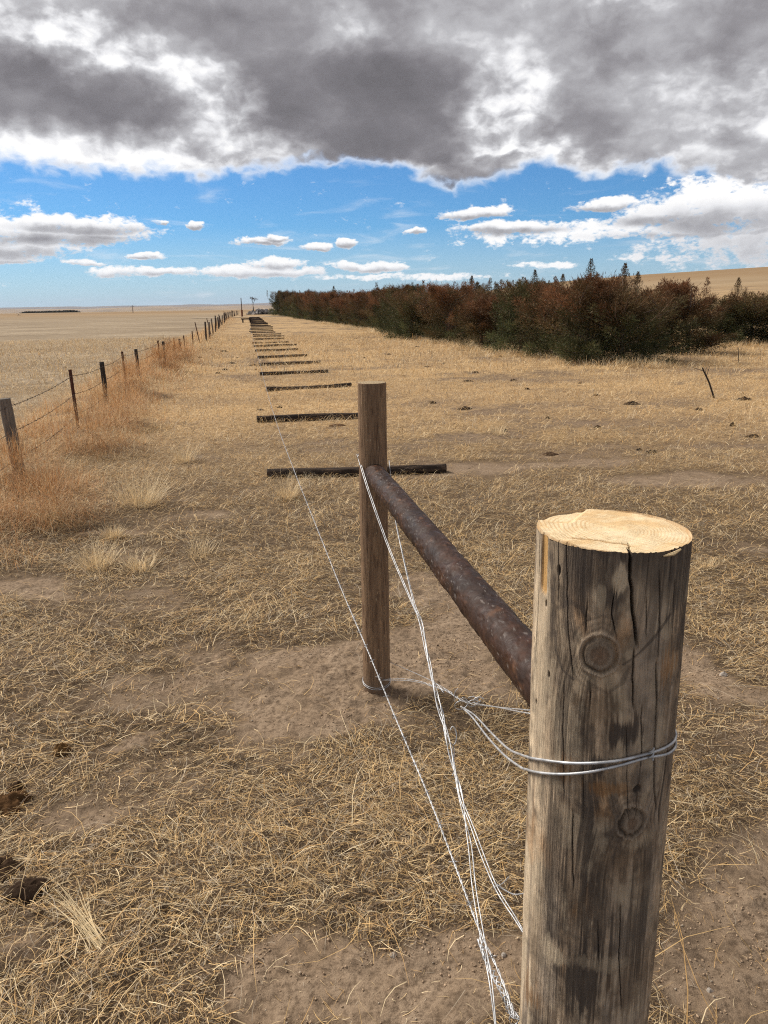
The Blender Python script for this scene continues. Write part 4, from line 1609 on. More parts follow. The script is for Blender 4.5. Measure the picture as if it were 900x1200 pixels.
def cedar(seed, hgt, wid, rustf, spire=0.0, nbr=90, nleaf=460, open_=0.0):
    global rng
    rr = np.random.default_rng(seed)
    rng = rr
    bark = MB()
    tips, tdir = [], []
    PL, DL, CL, LL, WL = [], [], [], [], []
    lean = rr.normal(size=2) * .08
    bark.tube([(0, 0, -.1), (lean[0] * .4, lean[1] * .4, hgt * .45), (lean[0], lean[1], hgt * .9)], [.09, .055, .015], 7, (.17, .12, .09))
    leaders = [(rr.normal() * wid * .22, rr.normal() * wid * .22) for _ in range(5 if spire == 0 else 1)]
    for k in range(nbr):
        q = rr.random()
        zf = q ** .9
        if spire:
            prof = (1 - zf) ** .8 * (.85 + .3 * rr.random())
        else:
            prof = min(1, .72 + zf * 1.4) * (1 - zf) ** .5 * (.5 + .62 * rr.random()) * 1.12
        az_ = rr.random() * 6.283
        lx, ly = leaders[rr.integers(len(leaders))]
        lx, ly = lx * zf, ly * zf
        Lh = wid * .5 * prof + .08
        start = np.array([lean[0] * zf + lx * .8, lean[1] * zf + ly * .8, hgt * (.03 + .78 * zf)])
        rise = (.12 + .55 * zf + .35 * rr.random()) * Lh + (.10 * hgt * rr.random() * zf)
        if not spire and zf < .25:
            rise *= .35
        end = start + np.array([math.cos(az_) * Lh, math.sin(az_) * Lh, rise])
        end[2] = min(max(end[2], .05), hgt * (1.0 + .12 * rr.random()))
        mid = (start + end) / 2 + np.array([0, 0, -.12 * Lh + .0])
        t = np.linspace(0, 1, 7)[:, None]
        path = (1 - t) ** 2 * start + 2 * t * (1 - t) * mid + t ** 2 * end
        if k % 3 == 0:
            zj = max(start[2] * .8, .02)
            bark.tube(np.concatenate([[[lean[0] * zj / hgt, lean[1] * zj / hgt, zj]], path]), np.linspace(.024, .006, 8), 4, (.24, .17, .12) if rr.random() < .3 else (.12, .085, .065), caps=False)
        n = int(nleaf * (.5 + rr.random()) * (.5 + prof * .6))
        tt = rr.random(n) ** .75
        tt = .15 + .90 * tt
        seg = np.stack([np.interp(np.clip(tt, 0, 1), t[:, 0], path[:, j]) for j in range(3)], -1)
        dirb = end - mid
        dirb /= np.linalg.norm(dirb)
        seg += dirb * (np.maximum(tt - 1, 0) * Lh)[:, None]
        thick = (.022 + .16 * (1 - np.clip(tt, 0, 1)) * (.5 + rr.random()) + .02) * (wid / 2.6) * (.55 if spire else 1)
        o_ = rr.normal(size=(n, 3)) * thick[:, None]
        P = seg + o_
        D = dirb[None] * .8 + o_ / (thick[:, None] + 1e-6) * .75 + np.array([0, 0, .15])
        hz = np.clip(P[:, 2] / hgt, 0, 1)
        # colour of the sprays themselves: winter rust at the top and outside, green low down
        rustw = np.clip(rustf + (hz - .62) * 1.3 + rr.normal() * .22 + rr.normal(size=n) * .12, 0, 1)[:, None]
        green = np.array([.095, .102, .045]) * (.45 + 1.0 * rr.random())
        rusty = np.array([.185, .088, .043]) * (.45 + 1.0 * rr.random())
        c = green * (1 - rustw) + rusty * rustw
        c = c * (.55 + .9 * rr.random((n, 1)))
        c = np.where(rr.random((n, 1)) < .025, np.array([.34, .25, .16]), c)
        PL.append(P)
        DL.append(D)
        CL.append(c)
        LL.append((.07 + .09 * rr.random(n)) * (1.0 if not spire else .9))
        WL.append(.005 + .006 * rr.random(n))
    # pointed leader tips
    for k in range(5 if not spire else 2):
        lx, ly = rr.normal(size=2) * wid * .24
        if spire:
            lx = ly = 0
        z0 = hgt * (.70 + .1 * rr.random())
        L = hgt * (.14 + .16 * rr.random()) if not spire else hgt * .32
        if not spire and k > 5:
            L *= .6
        n = 150 if not spire else 420
        tt = rr.random(n)
        P = np.stack([lx + 0 * tt, ly + 0 * tt, z0 + tt * L], -1)
        a_ = rr.random(n) * 6.28
        sp_ = (1 - tt) * (.17 if not spire else .40) + .015
        d_ = np.stack([np.cos(a_), np.sin(a_), .7 + 0 * a_], -1)
        P = P + d_ * (sp_ * rr.random(n))[:, None]
        PL.append(P)
        DL.append(d_ + [0, 0, .6])
        w_ = np.clip(rustf + .3 + rr.normal(size=n) * .15, 0, 1)[:, None]
        CL.append((np.array([.07, .08, .038]) * (1 - w_) + np.array([.19, .095, .05]) * w_) * (.7 + .6 * rr.random((n, 1))))
        LL.append(.06 + .05 * rr.random(n))
        WL.append(.007 + .006 * rr.random(n))
        bark.tube([(lean[0] * .5, lean[1] * .5, z0 * .55), (lx, ly, z0 - .1), (lx, ly, z0 + L)], [.016, .012, .004], 4, (.12, .085, .065), caps=False)
    V, Fq, Cc = leaf_quads(np.concatenate(PL), np.concatenate(DL), np.concatenate(LL), np.concatenate(WL), np.concatenate(CL))
    kz = hgt / np.percentile(V[:, 2], 99.85)
    V[:, 2] = np.maximum(V[:, 2] * kz, .01)
    bark.V = [v_ * np.array([1, 1, kz]) for v_ in bark.V]
    lm = np_mesh('crown', V, Fq, False, Cc)
    lm.materials.append(cedar_leaf)
    bm_ = np_mesh('trunk', np.concatenate(bark.V), [np.concatenate(f) for f in bark.F.values()], True, np.concatenate(bark.C))
    bm_.materials.append(cedar_bark)
    return lm, bm_, hgt


variants = [cedar(201, 2.7, 3.0, .62), cedar(202, 2.9, 2.8, .75), cedar(203, 2.5, 3.1, .30), cedar(204, 2.8, 3.2, .55),
            cedar(205, 3.0, 2.7, .85), cedar(206, 2.6, 2.9, .12)]
spires = [cedar(301, 3.9, 2.0, .10, 1.0, 64, 150), cedar(302, 3.6, 1.8, .25, 1.0, 58, 130)]
GC = 'cedars of the windbreak'


def put_cedar(var, x, y, s, hh, rz, label, group=GC, cat='cedar'):
    lm, bm_, h_ = var
    sz = hh / h_
    e = empty('cedar_tree', (x, y, float(ground_h(x, y)) - .02), rz)
    e.scale = (s, s, sz)
    link('crown', lm, None, e)
    link('trunk', bm_, None, e)
    tag(e, label, cat, group)
    return e


r4 = np.random.default_rng(21)
kindname = ['brown-green', 'rusty brown', 'green-tinged', 'rusty', 'deep rust-red', 'dark green']
# front row, hand placed at the near end, then marching away
front = []
for (px, py, v, s, sz, lb) in [
        (728, 429, 2, .92, 1.95, 'low dark green cedar with bare forked limbs, nearest tree of the windbreak'),
        (688, 427, 0, .88, 2.35, 'brown-green cedar left beside the nearest cedar at the near end of the windbreak'),
        (650, 421, 3, .88, 2.2, 'rusty-topped cedar third from the near end of the windbreak front'),
        (610, 416, 5, .85, 2.42, 'green-flanked cedar fourth from the near end of the windbreak front'),
        (563, 410, 4, .85, 1.95, 'round reddish cedar bulging forward, fifth from the near end of the windbreak'),
        (525, 403, 1, .9, 2.6, 'brown cedar sixth from the near end of the windbreak front'),
        (482, 398, 2, .9, 2.3, 'greener cedar seventh from the near end of the windbreak front')]:
    p = atz(px, py)
    d = np.array([p[0], p[1]])
    d = d * (1 + .85 / np.linalg.norm(d))
    put_cedar(variants[v], d[0], d[1], s, sz, r4.random() * 6.28, lb)
yy = 36.5
k = 0
while yy < 150:
    xx = 9.4 + (6.2 - 8.2) * (yy - 28) / 115 + r4.normal() * .25
    v = int(r4.integers(6))
    s = .86 + .18 * r4.random()
    grow = 1 + .55 * sstep(60, 150, yy)
    lb = 'far rust-brown cedar merging into the receding front of the windbreak row'
    if k < 3:
        lb = ['eighth', 'ninth', 'tenth'][k] + ' cedar from the near end of the windbreak front'
    put_cedar(variants[v], xx, yy, s * (1 + .3 * (grow - 1)), 2.62 * (1 + .50 * sstep(50, 150, yy)) * (.80 + .36 * r4.random()), r4.random() * 6.28, lb)
    yy += 2.6 + .9 * r4.random()
    k += 1
put_cedar(variants[5], 6.1, 147, 1.5, 4.6, 1.0, 'tall dark cedar closing the far left end of the windbreak')
# second row behind, fills the gaps
yy = 25.5
while yy < 95:
    xx = 12.6 + .3 * r4.normal() - .012 * (yy - 20)
    v = int(r4.integers(6))
    s = 1.0 + .15 * r4.random()
    put_cedar(variants[v], xx, yy, s, 2.05 + .60 * r4.random() + .35 * sstep(30, 70, yy), r4.random() * 6.28, 'reddish cedar partly hidden behind the front row of the windbreak')
    yy += 2.5 + .7 * r4.random()
# the group to the right, standing further back
for (px, py, v, s, sz, lb) in [
        (806, 404, 4, .95, 2.3, 'dark red-brown cedar with open fan of branches behind the nearest cedar'),
        (768, 405, 1, .85, 1.9, 'rusty cedar behind the nearest cedar, left of the dark red one'),
        (842, 405, 5, .95, 1.8, 'dark green cedar right of the dark red cedar, across the grass gap'),
        (878, 404, 2, .95, 1.95, 'green cedar with a tall ragged tip near the right edge'),
        (918, 404, 3, 1.0, 1.9, 'brown-green cedar cut by the right edge of the photo'),
        (970, 405, 0, 1.0, 1.8, 'cedar just beyond the right edge of the view')]:
    p = atz(px, py)
    d = np.array([p[0], p[1]])
    d = d * (1 + 1.2 / np.linalg.norm(d))
    if px < 850:
        d = d * (26.0 / np.linalg.norm(d)) if px < 830 else d
    put_cedar(variants[v], d[0], d[1], s, sz, r4.random() * 6.28, lb, 'cedars at the right edge')
# spires standing above the mass
for (px, ytop, Y, v, lb) in [(693, 303, 24.5, 0, 'tall thin open-branched cedar spire rising highest above the windbreak'),
                             (733, 308, 22.5, 1, 'leaning dark cedar tip just right of the highest spire'),
                             (748, 318, 23.0, 1, 'short ragged cedar tip at the right shoulder of the windbreak'),
                             (627, 316, 29, 0, 'dark pointed cedar rising above the middle of the windbreak'),
                             (660, 321, 30, 1, 'faint thin cedar tip between the two tallest spires'),
                             (391, 335, 78, 0, 'small pointed cedar breaking the skyline toward the left end of the windbreak'),
                             (553, 323, 40, 1, 'thin twiggy cedar tip over the left middle of the windbreak'),
                             (866, 325, 28, 1, 'ragged cedar tip standing above the right edge cedars')]:
    T_ = atY(px, ytop, Y)
    h_ = spires[v][2]
    gz = float(ground_h(T_[0], T_[1]))
    s = (T_[2] - gz) / h_
    put_cedar(spires[v], T_[0], T_[1], s * 1.0, s * h_, r4.random() * 6.28, lb, 'cedar spires above the windbreak')
# far evergreen belt on the slope behind
xx = 545
while xx < 655:
    Y = 190. + r4.normal() * 4
    P = atY(xx, 340, Y)
    gz = float(ground_h(P[0], P[1]))
    T_ = atY(xx, 326.5 + (650 - xx) * .03 + r4.normal() * 1.3, Y)
    s = max((T_[2] - gz) / 3.9, .8)
    put_cedar(spires[xx % 2], P[0], P[1], s * 1.7, s * 3.9, r4.random() * 6.28, 'dark far evergreen on the slope behind the windbreak', 'far evergreens on the slope')
    xx += 7

# far shelterbelt at left (reads as one dark strip)
rng = np.random.default_rng(77)
n = 5000
q = rng.random(n) ** .8
az0, _ = azel(30, 366)
az1, _ = azel(86, 366)
azs = np.radians(az0 + (az1 - az0) * q)
D_ = 640.
hh = 1.45 + (-1.2 + 1.8 * vnoise(q * 30, q * 0, seed=4)) * rng.random(n) ** .6
P = np.stack([np.sin(azs) * D_, np.cos(azs) * D_ + rng.normal(size=n) * 12, hh - 1.2], -1)
V, Fq, Cc = leaf_quads(P, rng.normal(size=(n, 3)), np.full(n, 1.3), np.full(n, .35), np.tile([.03, .028, .018], (n, 1)))
so = link('shelterbelt', np_mesh('shelterbelt', V, Fq, False, Cc), cedar_leaf)
tag(so, 'dark low strip of trees on the far left horizon', 'trees', kind='stuff')

# thin sticks standing in the grass to the right
stick = attr_mat('dry_stick', .9, .1, var=.3, vscale=20)
b = MB()
P0_ = atz(838, 466)
P1_ = atY(823, 431, P0_[1] - .1)
b.tube([np.zeros(3) - [0, 0, .05], (P1_ - P0_) * .5 + [.01, 0, 0], P1_ - P0_], [.016, .015, .012], 6, (.05, .04, .035))
for k in range(3):
    b.tube([(P1_ - P0_) * (.7 + .1 * k), (P1_ - P0_) * (.75 + .1 * k) + r4.normal(size=3) * .08], [.006, .003], 4, (.05, .04, .035))
so = b.build('leaning_stake', stick)
so.location = P0_
tag(so, 'thin dark stake leaning in the grass to the right of the nearest cedar', 'stake')
b = MB()
P0_ = atz(866, 427)
P1_ = atY(865, 407, P0_[1])
b.tube([(0, 0, -.05), P1_ - P0_], [.012, .009], 6, (.10, .08, .06))
so = b.build('thin_stake', stick)
so.location = P0_
tag(so, 'short thin upright stake in the grass before the right edge cedars', 'stake')

# ------------------------------------------------------------------ dung pats, clods, stones
dungm = attr_mat('dry_dung', .95, .05, var=.5, vscale=25, bump=.8, bscale=60)


def lump(name, x, y, rx, ry, hh, colr, seed, nr=14, na=36, mat=None):
    rr = np.random.default_rng(seed)
    q = np.linspace(0, 1, nr)
    a_ = np.linspace(0, 2 * np.pi, na, endpoint=False)
    QQ, AA = np.meshgrid(q, a_, indexing='ij')
    edge = 1 + 1.1 * (fbm(np.cos(AA) * 1.9 + seed, np.sin(AA) * 1.9, oct=4, seed=seed) - .5)
    X_ = QQ * np.cos(AA) * rx * edge
    Y_ = QQ * np.sin(AA) * ry * edge
    Z_ = .8 * hh * (1 - QQ ** 2.0) * (.25 + 1.5 * fbm(X_ / rx * 2.2 + seed, Y_ / ry * 2.2, oct=4, seed=seed + 1, rough=.6))
    Z_[-1] = -.02
    V = np.stack([X_, Y_, Z_], -1).reshape(-1, 3)
    i = np.arange(nr * na).reshape(nr, na)
    i2 = np.roll(i, -1, axis=1)
    Qq = np.stack([i[:-1], i2[:-1], i2[1:], i[1:]], -1).reshape(-1, 4)
    cc = np.array(colr) * (.6 + .8 * fbm(X_.ravel() / rx * 3 + seed, Y_.ravel() / ry * 3, oct=3, seed=seed + 2))[:, None]
    o = link(name, np_mesh(name, V, Qq, True, cc), mat or dungm)
    o.location = (x, y, float(ground_h(x, y)))
    return o


GD = 'dry dung pats scattered on the grass'
for k, (px, py, rx, ry, hh, c, lb) in enumerate([
        (10, 945, .075, .07, .055, (.085, .045, .02), 'large dark brown dung pat at the left edge, nearest of its kind but one'),
        (73, 881, .034, .034, .034, (.12, .065, .025), 'small round brown dung lump in the grass near the left edge'),
        (22, 925, .03, .03, .03, (.06, .034, .018), 'dung lump touching the large pat at the left edge'),
        (5, 1022, .06, .05, .045, (.05, .03, .018), 'dark dung pat at the left edge, closest to the camera'),
        (34, 1047, .06, .05, .035, (.045, .028, .018), 'flat dark dung pat just right of the closest one'),
        (764, 528, .09, .06, .035, (.025, .018, .014), 'black dung pat on bare grass above the sawn post top'),
        (749, 525, .04, .03, .03, (.025, .018, .014), 'small black lump beside the dung pat above the sawn post top'),
        (740, 475, .14, .10, .05, (.05, .032, .02), 'brown dung mound in the middle of the right hand grass'),
        (882, 511, .10, .06, .04, (.045, .03, .02), 'dark dung pat close to the right edge in mid distance'),
        (645, 530, .10, .07, .04, (.07, .042, .025), 'reddish brown dung pat left of the thick post top'),
        (548, 448, .12, .08, .04, (.05, .032, .02), 'dung pat on the grass right of the brown post top'),
        (395, 497, .12, .07, .03, (.10, .055, .028), 'brown dung pat beside the second lying post'),
        (385, 548, .04, .03, .03, (.035, .025, .018), 'small dark lump just beyond the nearest lying post'),
        (305, 480, .08, .05, .03, (.05, .034, .022), 'dark lump on the grass left of the lying posts')]):
    p = atz(px, py)
    tag(lump('dung_pat', p[0], p[1], rx, ry, hh, c, 400 + k), lb, 'dung', GD)
r5 = np.random.default_rng(9)
spots = [(265, 434), (270, 425), (283, 405), (297, 425), (248, 408), (263, 412), (235, 420), (254, 440), (290, 398), (278, 418), (268, 398), (301, 434),
         (330, 478), (400, 403), (425, 420), (455, 415), (500, 430), (520, 425), (560, 437), (585, 420), (600, 447), (490, 405), (415, 397), (470, 440),
         (620, 455), (680, 450), (700, 462), (820, 480), (870, 470), (855, 500), (545, 480), (510, 470), (640, 490), (700, 500), (590, 505)]
for k, (px, py) in enumerate(spots):
    p = atz(px + r5.normal() * 2, py + r5.normal())
    s_ = .04 + .11 * r5.random() ** 1.7
    tag(lump('dung_pat', p[0], p[1], s_, s_ * .7, .03 + .03 * r5.random(), (.05, .032, .02), 450 + k, 7, 14),
        'small dark dung pat among those dotting the mid distance grass', 'dung', GD)
stonem = attr_mat('pale_stone', .85, .2, var=.25, vscale=60, bump=.4, bscale=150)
for k, (px, py, r_, lb) in enumerate([(831, 1166, .011, 'pale flat stone on the bare soil in the lower right corner'), (167, 1093, .0, ''), (848, 790, .022, 'pale clod of soil right of the thick post'),
                                      (461, 1120, .012, 'tan stone on the bare soil below the wires'), (590, 1120, .009, 'small tan stone between the wires and the thick post'),
                                      (793, 1036, .008, 'small grey pebble on the soil right of the thick post foot')]):
    if r_ == 0:
        continue
    p = atz(px, py)
    tag(lump('stone', p[0], p[1], r_, r_ * .8, r_ * .9, (.36, .31, .26), 500 + k, 8, 18, stonem), lb, 'stone', 'loose stones')

# gravel and crumbs of soil
rng = np.random.default_rng(15)


def crumbs(n, spread):
    V, Fq, Cc = [], [], []
    az_ = np.radians(rng.uniform(-30, 52, n))
    rr = np.sqrt(rng.uniform(1.1 ** 2, spread ** 2, n))
    x = np.sin(az_) * rr
    y = np.cos(az_) * rr
    cv = straw_cover(x, y)
    clm = sstep(.42, .70, fbm(x / .22, y / .22, oct=3, seed=16))
    keep = rng.random(n) < np.clip(1.15 - cv * 1.1, .05, 1) * (.12 + .88 * clm)
    x, y = x[keep], y[keep]
    n = len(x)
    z = ground_h(x, y)
    s = .0007 + .0042 * rng.random(n) ** 7
    base = np.array([[1, 0, 0], [-1, 0, 0], [0, 1, 0], [0, -1, 0], [0, 0, 1], [0, 0, -1.]])
    J = base[None] * (1 + .5 * rng.normal(size=(n, 6, 1)) * .6) * s[:, None, None] * np.array([1, 1, .8])
    Vv = J + np.stack([x, y, z + s * .3], -1)[:, None]
    f = np.array([[0, 2, 4], [2, 1, 4], [1, 3, 4], [3, 0, 4], [2, 0, 5], [1, 2, 5], [3, 1, 5], [0, 3, 5]])
    Ff = (f[None] + (np.arange(n) * 6)[:, None, None]).reshape(-1, 3)
    c = np.array([.28, .20, .132]) * (1.0 + .7 * rng.random((n, 1)))
    c = np.where(rng.random((n, 1)) < .05, np.array([.42, .345, .26]), c)
    return Vv.reshape(-1, 3), Ff, np.repeat(c, 6, axis=0)


V, Fq, Cc = crumbs(260000, 4.4)
so = link('soil_crumbs', np_mesh('soil_crumbs', V, Fq, True, Cc), attr_mat('soil_crumb', .95, .05))
tag(so, 'loose crumbs of soil and fine gravel on the bare ground', 'gravel', kind='stuff')

# ------------------------------------------------------------------ straw and grass
strawm = attr_mat('dry_straw', .7, .25, trans=.22)


CURL = .24


def blades(x, y, z, L, W, azd, tilt, bend, C, nseg=3, tipw=.25):
    """ribbons: start at x,y,z, heading azd, tilt = elevation angle, bend = change of tilt along, plus sideways curl"""
    n = len(x)
    P = np.stack([x, y, z], -1)
    rows = []
    a_ = azd.copy()
    tl = tilt.copy()
    curl = rng.normal(size=n) * CURL
    for k in range(nseg + 1):
        d = np.stack([np.cos(a_) * np.cos(tl), np.sin(a_) * np.cos(tl), np.sin(tl)], -1)
        side = np.stack([-np.sin(a_), np.cos(a_), rng.normal(size=n) * .15 if k == 0 else np.zeros(n)], -1)
        w = W * (1 - (1 - tipw) * (k / nseg) ** 1.5)
        rows.append(P - side * w[:, None] * .5)
        rows.append(P + side * w[:, None] * .5)
        P = P + d * (L / nseg)[:, None]
        tl = tl + bend / nseg
        a_ = a_ + curl
    V = np.stack(rows, 1)     # n, 2(nseg+1), 3
    m_ = 2 * (nseg + 1)
    f = np.array([[2 * k, 2 * k + 1, 2 * k + 3, 2 * k + 2] for k in range(nseg)])
    Ff = (f[None] + (np.arange(n) * m_)[:, None, None]).reshape(-1, 4)
    shade = 1.0 + .0 * np.linspace(0, 1, m_)
    Cc = (C[:, None] * shade[None, :, None]).reshape(-1, 3)
    return V.reshape(-1, 3), Ff, Cc


def straw_colors(n, warm=.5):
    pal = np.array([[.78, .57, .31], [.70, .47, .21], [.56, .35, .15], [.86, .69, .43], [.26, .17, .10], [.46, .38, .28], [.60, .37, .15]])
    p = np.array([.20, .18, .14, .13, .13, .15, .07])
    c = pal[rng.choice(len(pal), n, p=p)]
    return c * (.55 + .75 * rng.random((n, 1)))


def scatter(r0_, r1_, dens, az0=-38, az1=56):
    area = .5 * (r1_ ** 2 - r0_ ** 2) * math.radians(az1 - az0)
    n = int(area * dens)
    a_ = np.radians(rng.uniform(az0, az1, n))
    rr = np.sqrt(rng.uniform(r0_ ** 2, r1_ ** 2, n))
    return np.sin(a_) * rr, np.cos(a_) * rr


VV, FF, CC = [], [], []
nv = 0


def push(t):
    global nv
    V, Fq, Cc = t
    VV.append(V.astype(np.float32))
    FF.append((Fq + nv).astype(np.int32))
    CC.append(Cc.astype(np.float32))
    nv += len(V)


def mat_layer(r0_, r1_, dens, Lm, Wm, lift, power=1.4, flat=.0, up=.25):
    x, y = scatter(r0_, r1_, dens)
    cv = straw_cover(x, y)
    keep = rng.random(len(x)) < np.clip(.10 + cv * 1.2, .12, 1) ** power
    # not inside the posts
    keep &= np.hypot(x - BPX, y - BPY) > BR + .02
    keep &= np.hypot(x - FPX, y - FPY) > .09
    x, y, cv = x[keep], y[keep], cv[keep]
    n = len(x)
    z = ground_h(x, y, r0_ < 9) + .001 + lift * rng.random(n) ** 1.5 * (.4 + cv)
    L = Lm * np.exp(rng.normal(size=n) * .5)
    W = Wm * (.6 + .8 * rng.random(n))
    # local combing direction so that mats swirl rather than scatter evenly
    az_ = (fbm(x / .5, y / .5, oct=2, seed=71) * 12.0) + rng.normal(size=n) * .9
    az_ = np.where(rng.random(n) < .35, rng.uniform(0, 6.283, n), az_)
    tl = np.abs(rng.normal(size=n)) * up + .04
    bd = -tl * 1.7 + rng.normal(size=n) * .25
    c = straw_colors(n)
    push(blades(x, y, z, L, W, az_, tl, bd, c, 3))


mat_layer(1.05, 2.6, 14000, .020, .0011, .008)          # short chaff
mat_layer(1.05, 2.6, 3800, .050, .0016, .018, 1.8)
mat_layer(1.05, 2.6, 150, .13, .0021, .020, 1.0, up=.4)   # long pale stems
mat_layer(2.6, 5.0, 4600, .038, .0016, .014, 1.6)
mat_layer(2.6, 5.0, 1600, .075, .0022, .026, 1.7, up=.4)
mat_layer(5.0, 9.0, 2100, .075, .0025, .026, 1.7, up=.5)
mat_layer(9.0, 18.0, 620, .10, .0042, .03, 1.7, up=.7)
mat_layer(18., 45., 120, .18, .008, .04, 1.0, up=.9)
print('straw verts', nv)
me = np_mesh('straw_litter', np.concatenate(VV), np.concatenate(FF), False, np.concatenate(CC))
so = link('straw_litter', me, strawm)
tag(so, 'trampled pale straw and dead grass matted over the ground', 'straw', kind='stuff')

VV, FF, CC, nv = [], [], [], 0


def tuft_np(cx, cy, n, rad, hgt, col, spread=.7, wid=.0022, droop=.6, seg=4):
    a_ = rng.random(n) * 6.283
    q = np.sqrt(rng.random(n)) * rad
    x = cx + np.cos(a_) * q
    y = cy + np.sin(a_) * q
    z = ground_h(x, y) - .005
    heading = a_ + rng.normal(size=n) * .5
    tl = np.pi / 2 - np.abs(rng.normal(size=n)) * spread * .6 - q / rad * spread * .5
    tl = np.maximum(tl, .12)
    L = hgt * (.45 + .75 * rng.random(n))
    W = np.full(n, wid) * (.7 + .6 * rng.random(n))
    bd = -droop * (.4 + rng.random(n))
    c = np.array(col) * (.65 + .7 * rng.random((n, 1)))
    return blades(x, y, z, L, W, heading, tl, bd, c, seg, .2)


# tall orange weeds along the fence: one mass nobody could count
def weeds(n, x0, x1, y0, y1, hm, wid, col, dens_fn=None, seg=4):
    x = rng.uniform(x0, x1, n)
    t_ = rng.random(n)
    y = y0 * (y1 / y0) ** t_
    cl = fbm(x / .42, y / .5, oct=4, seed=33)
    prof = np.exp(-((x + 2.55) / .80) ** 2 * 1.0)
    keep = rng.random(n) < np.clip((cl - .42) * 4.2, 0, 1) * np.clip(prof * 1.35, 0, 1)
    x, y, cl, prof = x[keep], y[keep], cl[keep], prof[keep]
    n = len(x)
    z = ground_h(x, y) - .005
    L = hm * (.35 + .9 * rng.random(n)) * (.45 + .9 * prof) * (.6 + .9 * cl)
    sc_ = np.clip(y / 8, 1, 4)
    W = wid * (.6 + .8 * rng.random(n)) * sc_ ** .8
    az_ = rng.uniform(0, 6.283, n)
    tl = np.pi / 2 - np.abs(rng.normal(size=n)) * .95
    tl = np.maximum(tl, .05)
    c = np.array(col)[rng.integers(len(col), size=n)] * (.7 + .6 * rng.random((n, 1)))
    push(blades(x, y, z, L, W, az_, tl, rng.normal(size=n) * 1.1 - .9, c, seg, .25))


OR = [[.66, .36, .155], [.72, .44, .20], [.56, .27, .10], [.76, .54, .30], [.32, .16, .07]]
TA = [[.74, .57, .34], [.80, .64, .41], [.60, .43, .23]]
weeds(95000, -4.9, -.9, 4.2, 30., .27, .0028, OR)
weeds(70000, -4.9, -.9, 4.0, 34., .25, .0026, TA)
weeds(14000, -4.2, -1.4, 25., 120., .30, .0040, OR + TA)
# airy tangled twigs of tumbleweed caught on the wires
for (px, py, Y, rw, rh) in [(152, 445, 14.6, .50, .34), (20, 560, 7.0, .42, .22), (205, 425, 24., .6, .35), (60, 590, 6.0, .45, .20), (110, 520, 9.0, .55, .28), (140, 490, 11.0, .5, .3), (190, 430, 20, .55, .32)]:
    c0 = atY(px, py, Y)
    n = 2600
    d_ = rng.normal(size=(n, 3))
    d_ /= np.linalg.norm(d_, axis=1)[:, None]
    q = rng.random(n) ** .5
    gz = float(ground_h(c0[0], c0[1]))
    x = c0[0] + d_[:, 0] * q * rw
    y = c0[1] + d_[:, 1] * q * rw
    z = gz + .02 + rh * .75 + d_[:, 2] * q * rh
    ok = z > gz
    x, y, z, d2 = x[ok], y[ok], z[ok], d_[ok]
    n = len(x)
    az_ = np.arctan2(d2[:, 1], d2[:, 0]) + rng.normal(size=n) * .9
    c = np.array(OR)[rng.integers(len(OR), size=n)] * (.55 + .6 * rng.random((n, 1)))
    push(blades(x, y, z, .10 + .12 * rng.random(n), np.full(n, .0022) * max(1, Y / 8), az_, d2[:, 2] * 1.2, rng.normal(size=n) * 1.5, c, 4, .4))
me = np_mesh('tall_weeds', np.concatenate(VV), np.concatenate(FF), False, np.concatenate(CC))
so = link('tall_weeds', me, strawm)
tag(so, 'tall rust-orange dry weeds and tangled tumbleweed crowding the old fence', 'weeds', kind='stuff')

# short standing grass: sparse tufts everywhere, one mass
VV, FF, CC, nv = [], [], [], 0
x, y = scatter(1.6, 38, 3.6)
cv = straw_cover(x, y)
k_ = (cv > .45) & (x > -2.6) & (np.hypot(x - BPX, y - BPY) > .3) & (np.hypot(x - FPX, y - FPY) > .35)
x, y = x[k_], y[k_]
rr = np.hypot(x, y)
for i in range(len(x)):
    if rr[i] < 6 and rng.random() < .45:
        continue
    n = int(16 + 18 * rng.random()) if rr[i] < 10 else 12
    push(tuft_np(x[i], y[i], n, .02 + .05 * rng.random() * (1 + rr[i] / 15), .05 + .06 * rng.random(), TA[rng.integers(3)], 1.1, .0016 * max(1, rr[i] / 4), .8, 3))
# grass fringe at the foot of the cedars
for i in range(500):
    yy = 17 + 60 * rng.random() ** 1.5
    xx = 8.6 + (6.2 - 8.2) * (yy - 28) / 115 + rng.normal() * .45 - (.3 if yy > 22 else -1.0)
    push(tuft_np(xx, yy, 26, .22, .22 + .12 * rng.random(), TA[rng.integers(3)], .9, .009, .6, 3))
for i in range(160):
    xx = rng.uniform(12.5, 21)
    yy = 24.6 + rng.normal() * .5
    push(tuft_np(xx, yy, 26, .22, .20 + .12 * rng.random(), TA[rng.integers(3)], .9, .010, .6, 3))
print('tuft verts', nv)
me = np_mesh('dry_grass', np.concatenate(VV), np.concatenate(FF), False, np.concatenate(CC))
so = link('dry_grass', me, strawm)
tag(so, 'short standing dry grass scattered over the pasture', 'grass', kind='stuff')

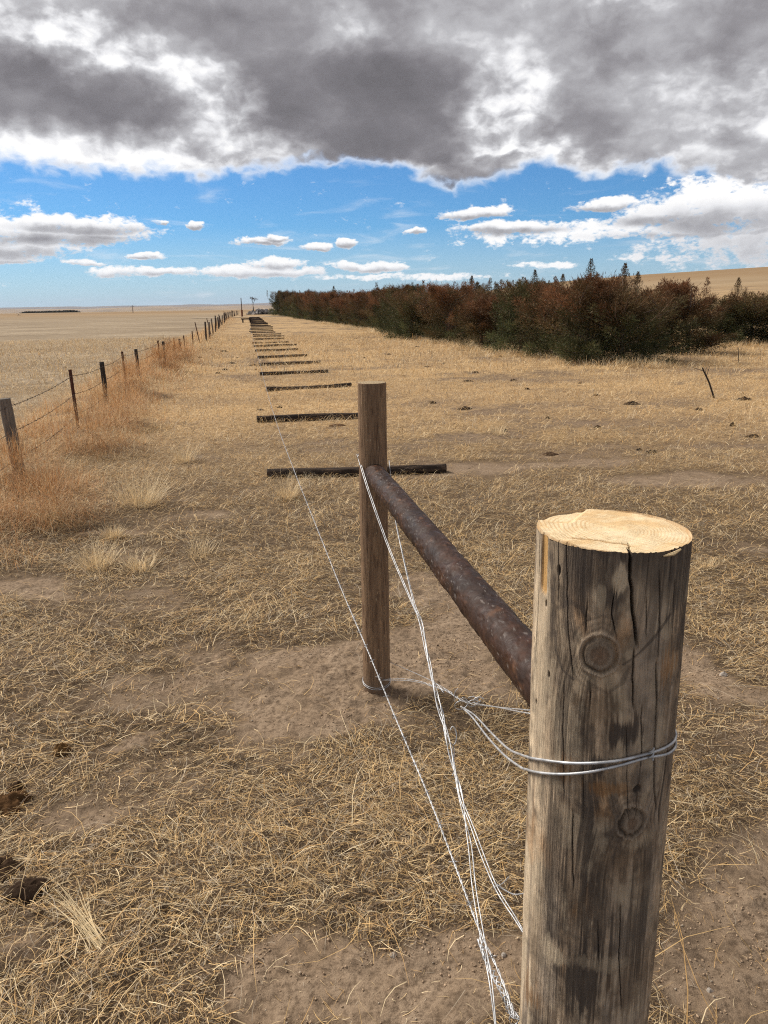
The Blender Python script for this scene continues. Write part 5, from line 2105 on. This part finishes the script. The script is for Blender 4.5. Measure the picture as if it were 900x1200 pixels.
# distinct bunch-grass tussocks
for k, (px, py, n, rad, hh, lb) in enumerate([
        (165, 590, 150, .16, .34, 'largest pale bunch of standing dry grass in front of the orange weeds'),
        (133, 630, 110, .05, .13, 'small upright straw tussock between the big bunch and the spiky clump below it'),
        (112, 665, 130, .11, .20, 'spiky pale grass clump right below the small upright tussock'),
        (165, 668, 90, .09, .15, 'short spreading grass clump right of the spiky pale clump'),
        (215, 540, 90, .12, .28, 'thin straggling bunch of dry grass just right of the largest bunch'),
        (60, 612, 150, .15, .22, 'curly tan grass bunch at the foot of the leaning wood fence post'),
        (235, 650, 70, .10, .13, 'low straw tuft on the trampled ground right of the grass clumps'),
        (338, 583, 90, .07, .26, 'slim tall tuft of dry grass at the left end of the nearest lying post'),
        (585, 508, 70, .10, .16, 'pale grass tuft in the pasture right of the brown post'),
        (825, 665, 70, .06, .07, 'round matted straw clump just right of the sawn post top'),
        (118, 1112, 60, .03, .22, 'flattened sheaf of long pale stems in the lower left corner')]):
    p = atz(px, py)
    flat_ = k == 10
    CURL = .06 if flat_ else .20
    if flat_:
        n_ = 34
        x = p[0] + rng.normal(size=n_) * .010
        y = p[1] + rng.normal(size=n_) * .010
        p2 = atz(25, 985)
        hd = math.atan2(p2[1] - p[1], p2[0] - p[0])
        t_ = blades(x, y, ground_h(x, y) + .012, .14 + .14 * rng.random(n_), np.full(n_, .0019), hd + rng.normal(size=n_) * .07, .10 + .06 * rng.random(n_), -.15 + .1 * rng.normal(size=n_),
                    np.array([.66, .52, .31]) * (.7 + .6 * rng.random((n_, 1))), 5, .4)
    else:
        t_ = tuft_np(p[0], p[1], int(n * 1.8), rad, hh, [.76, .60, .37], .62, .0034, .55, 5)
    V, Fq, Cc = t_
    gz = float(ground_h(p[0], p[1]))
    V = V - np.array([p[0], p[1], gz])
    o = link('grass_tussock', np_mesh('grass_tussock', V, Fq, False, Cc), strawm)
    o.location = (p[0], p[1], gz)
    tag(o, lb, 'grass tussock', 'bunches of standing dry grass')
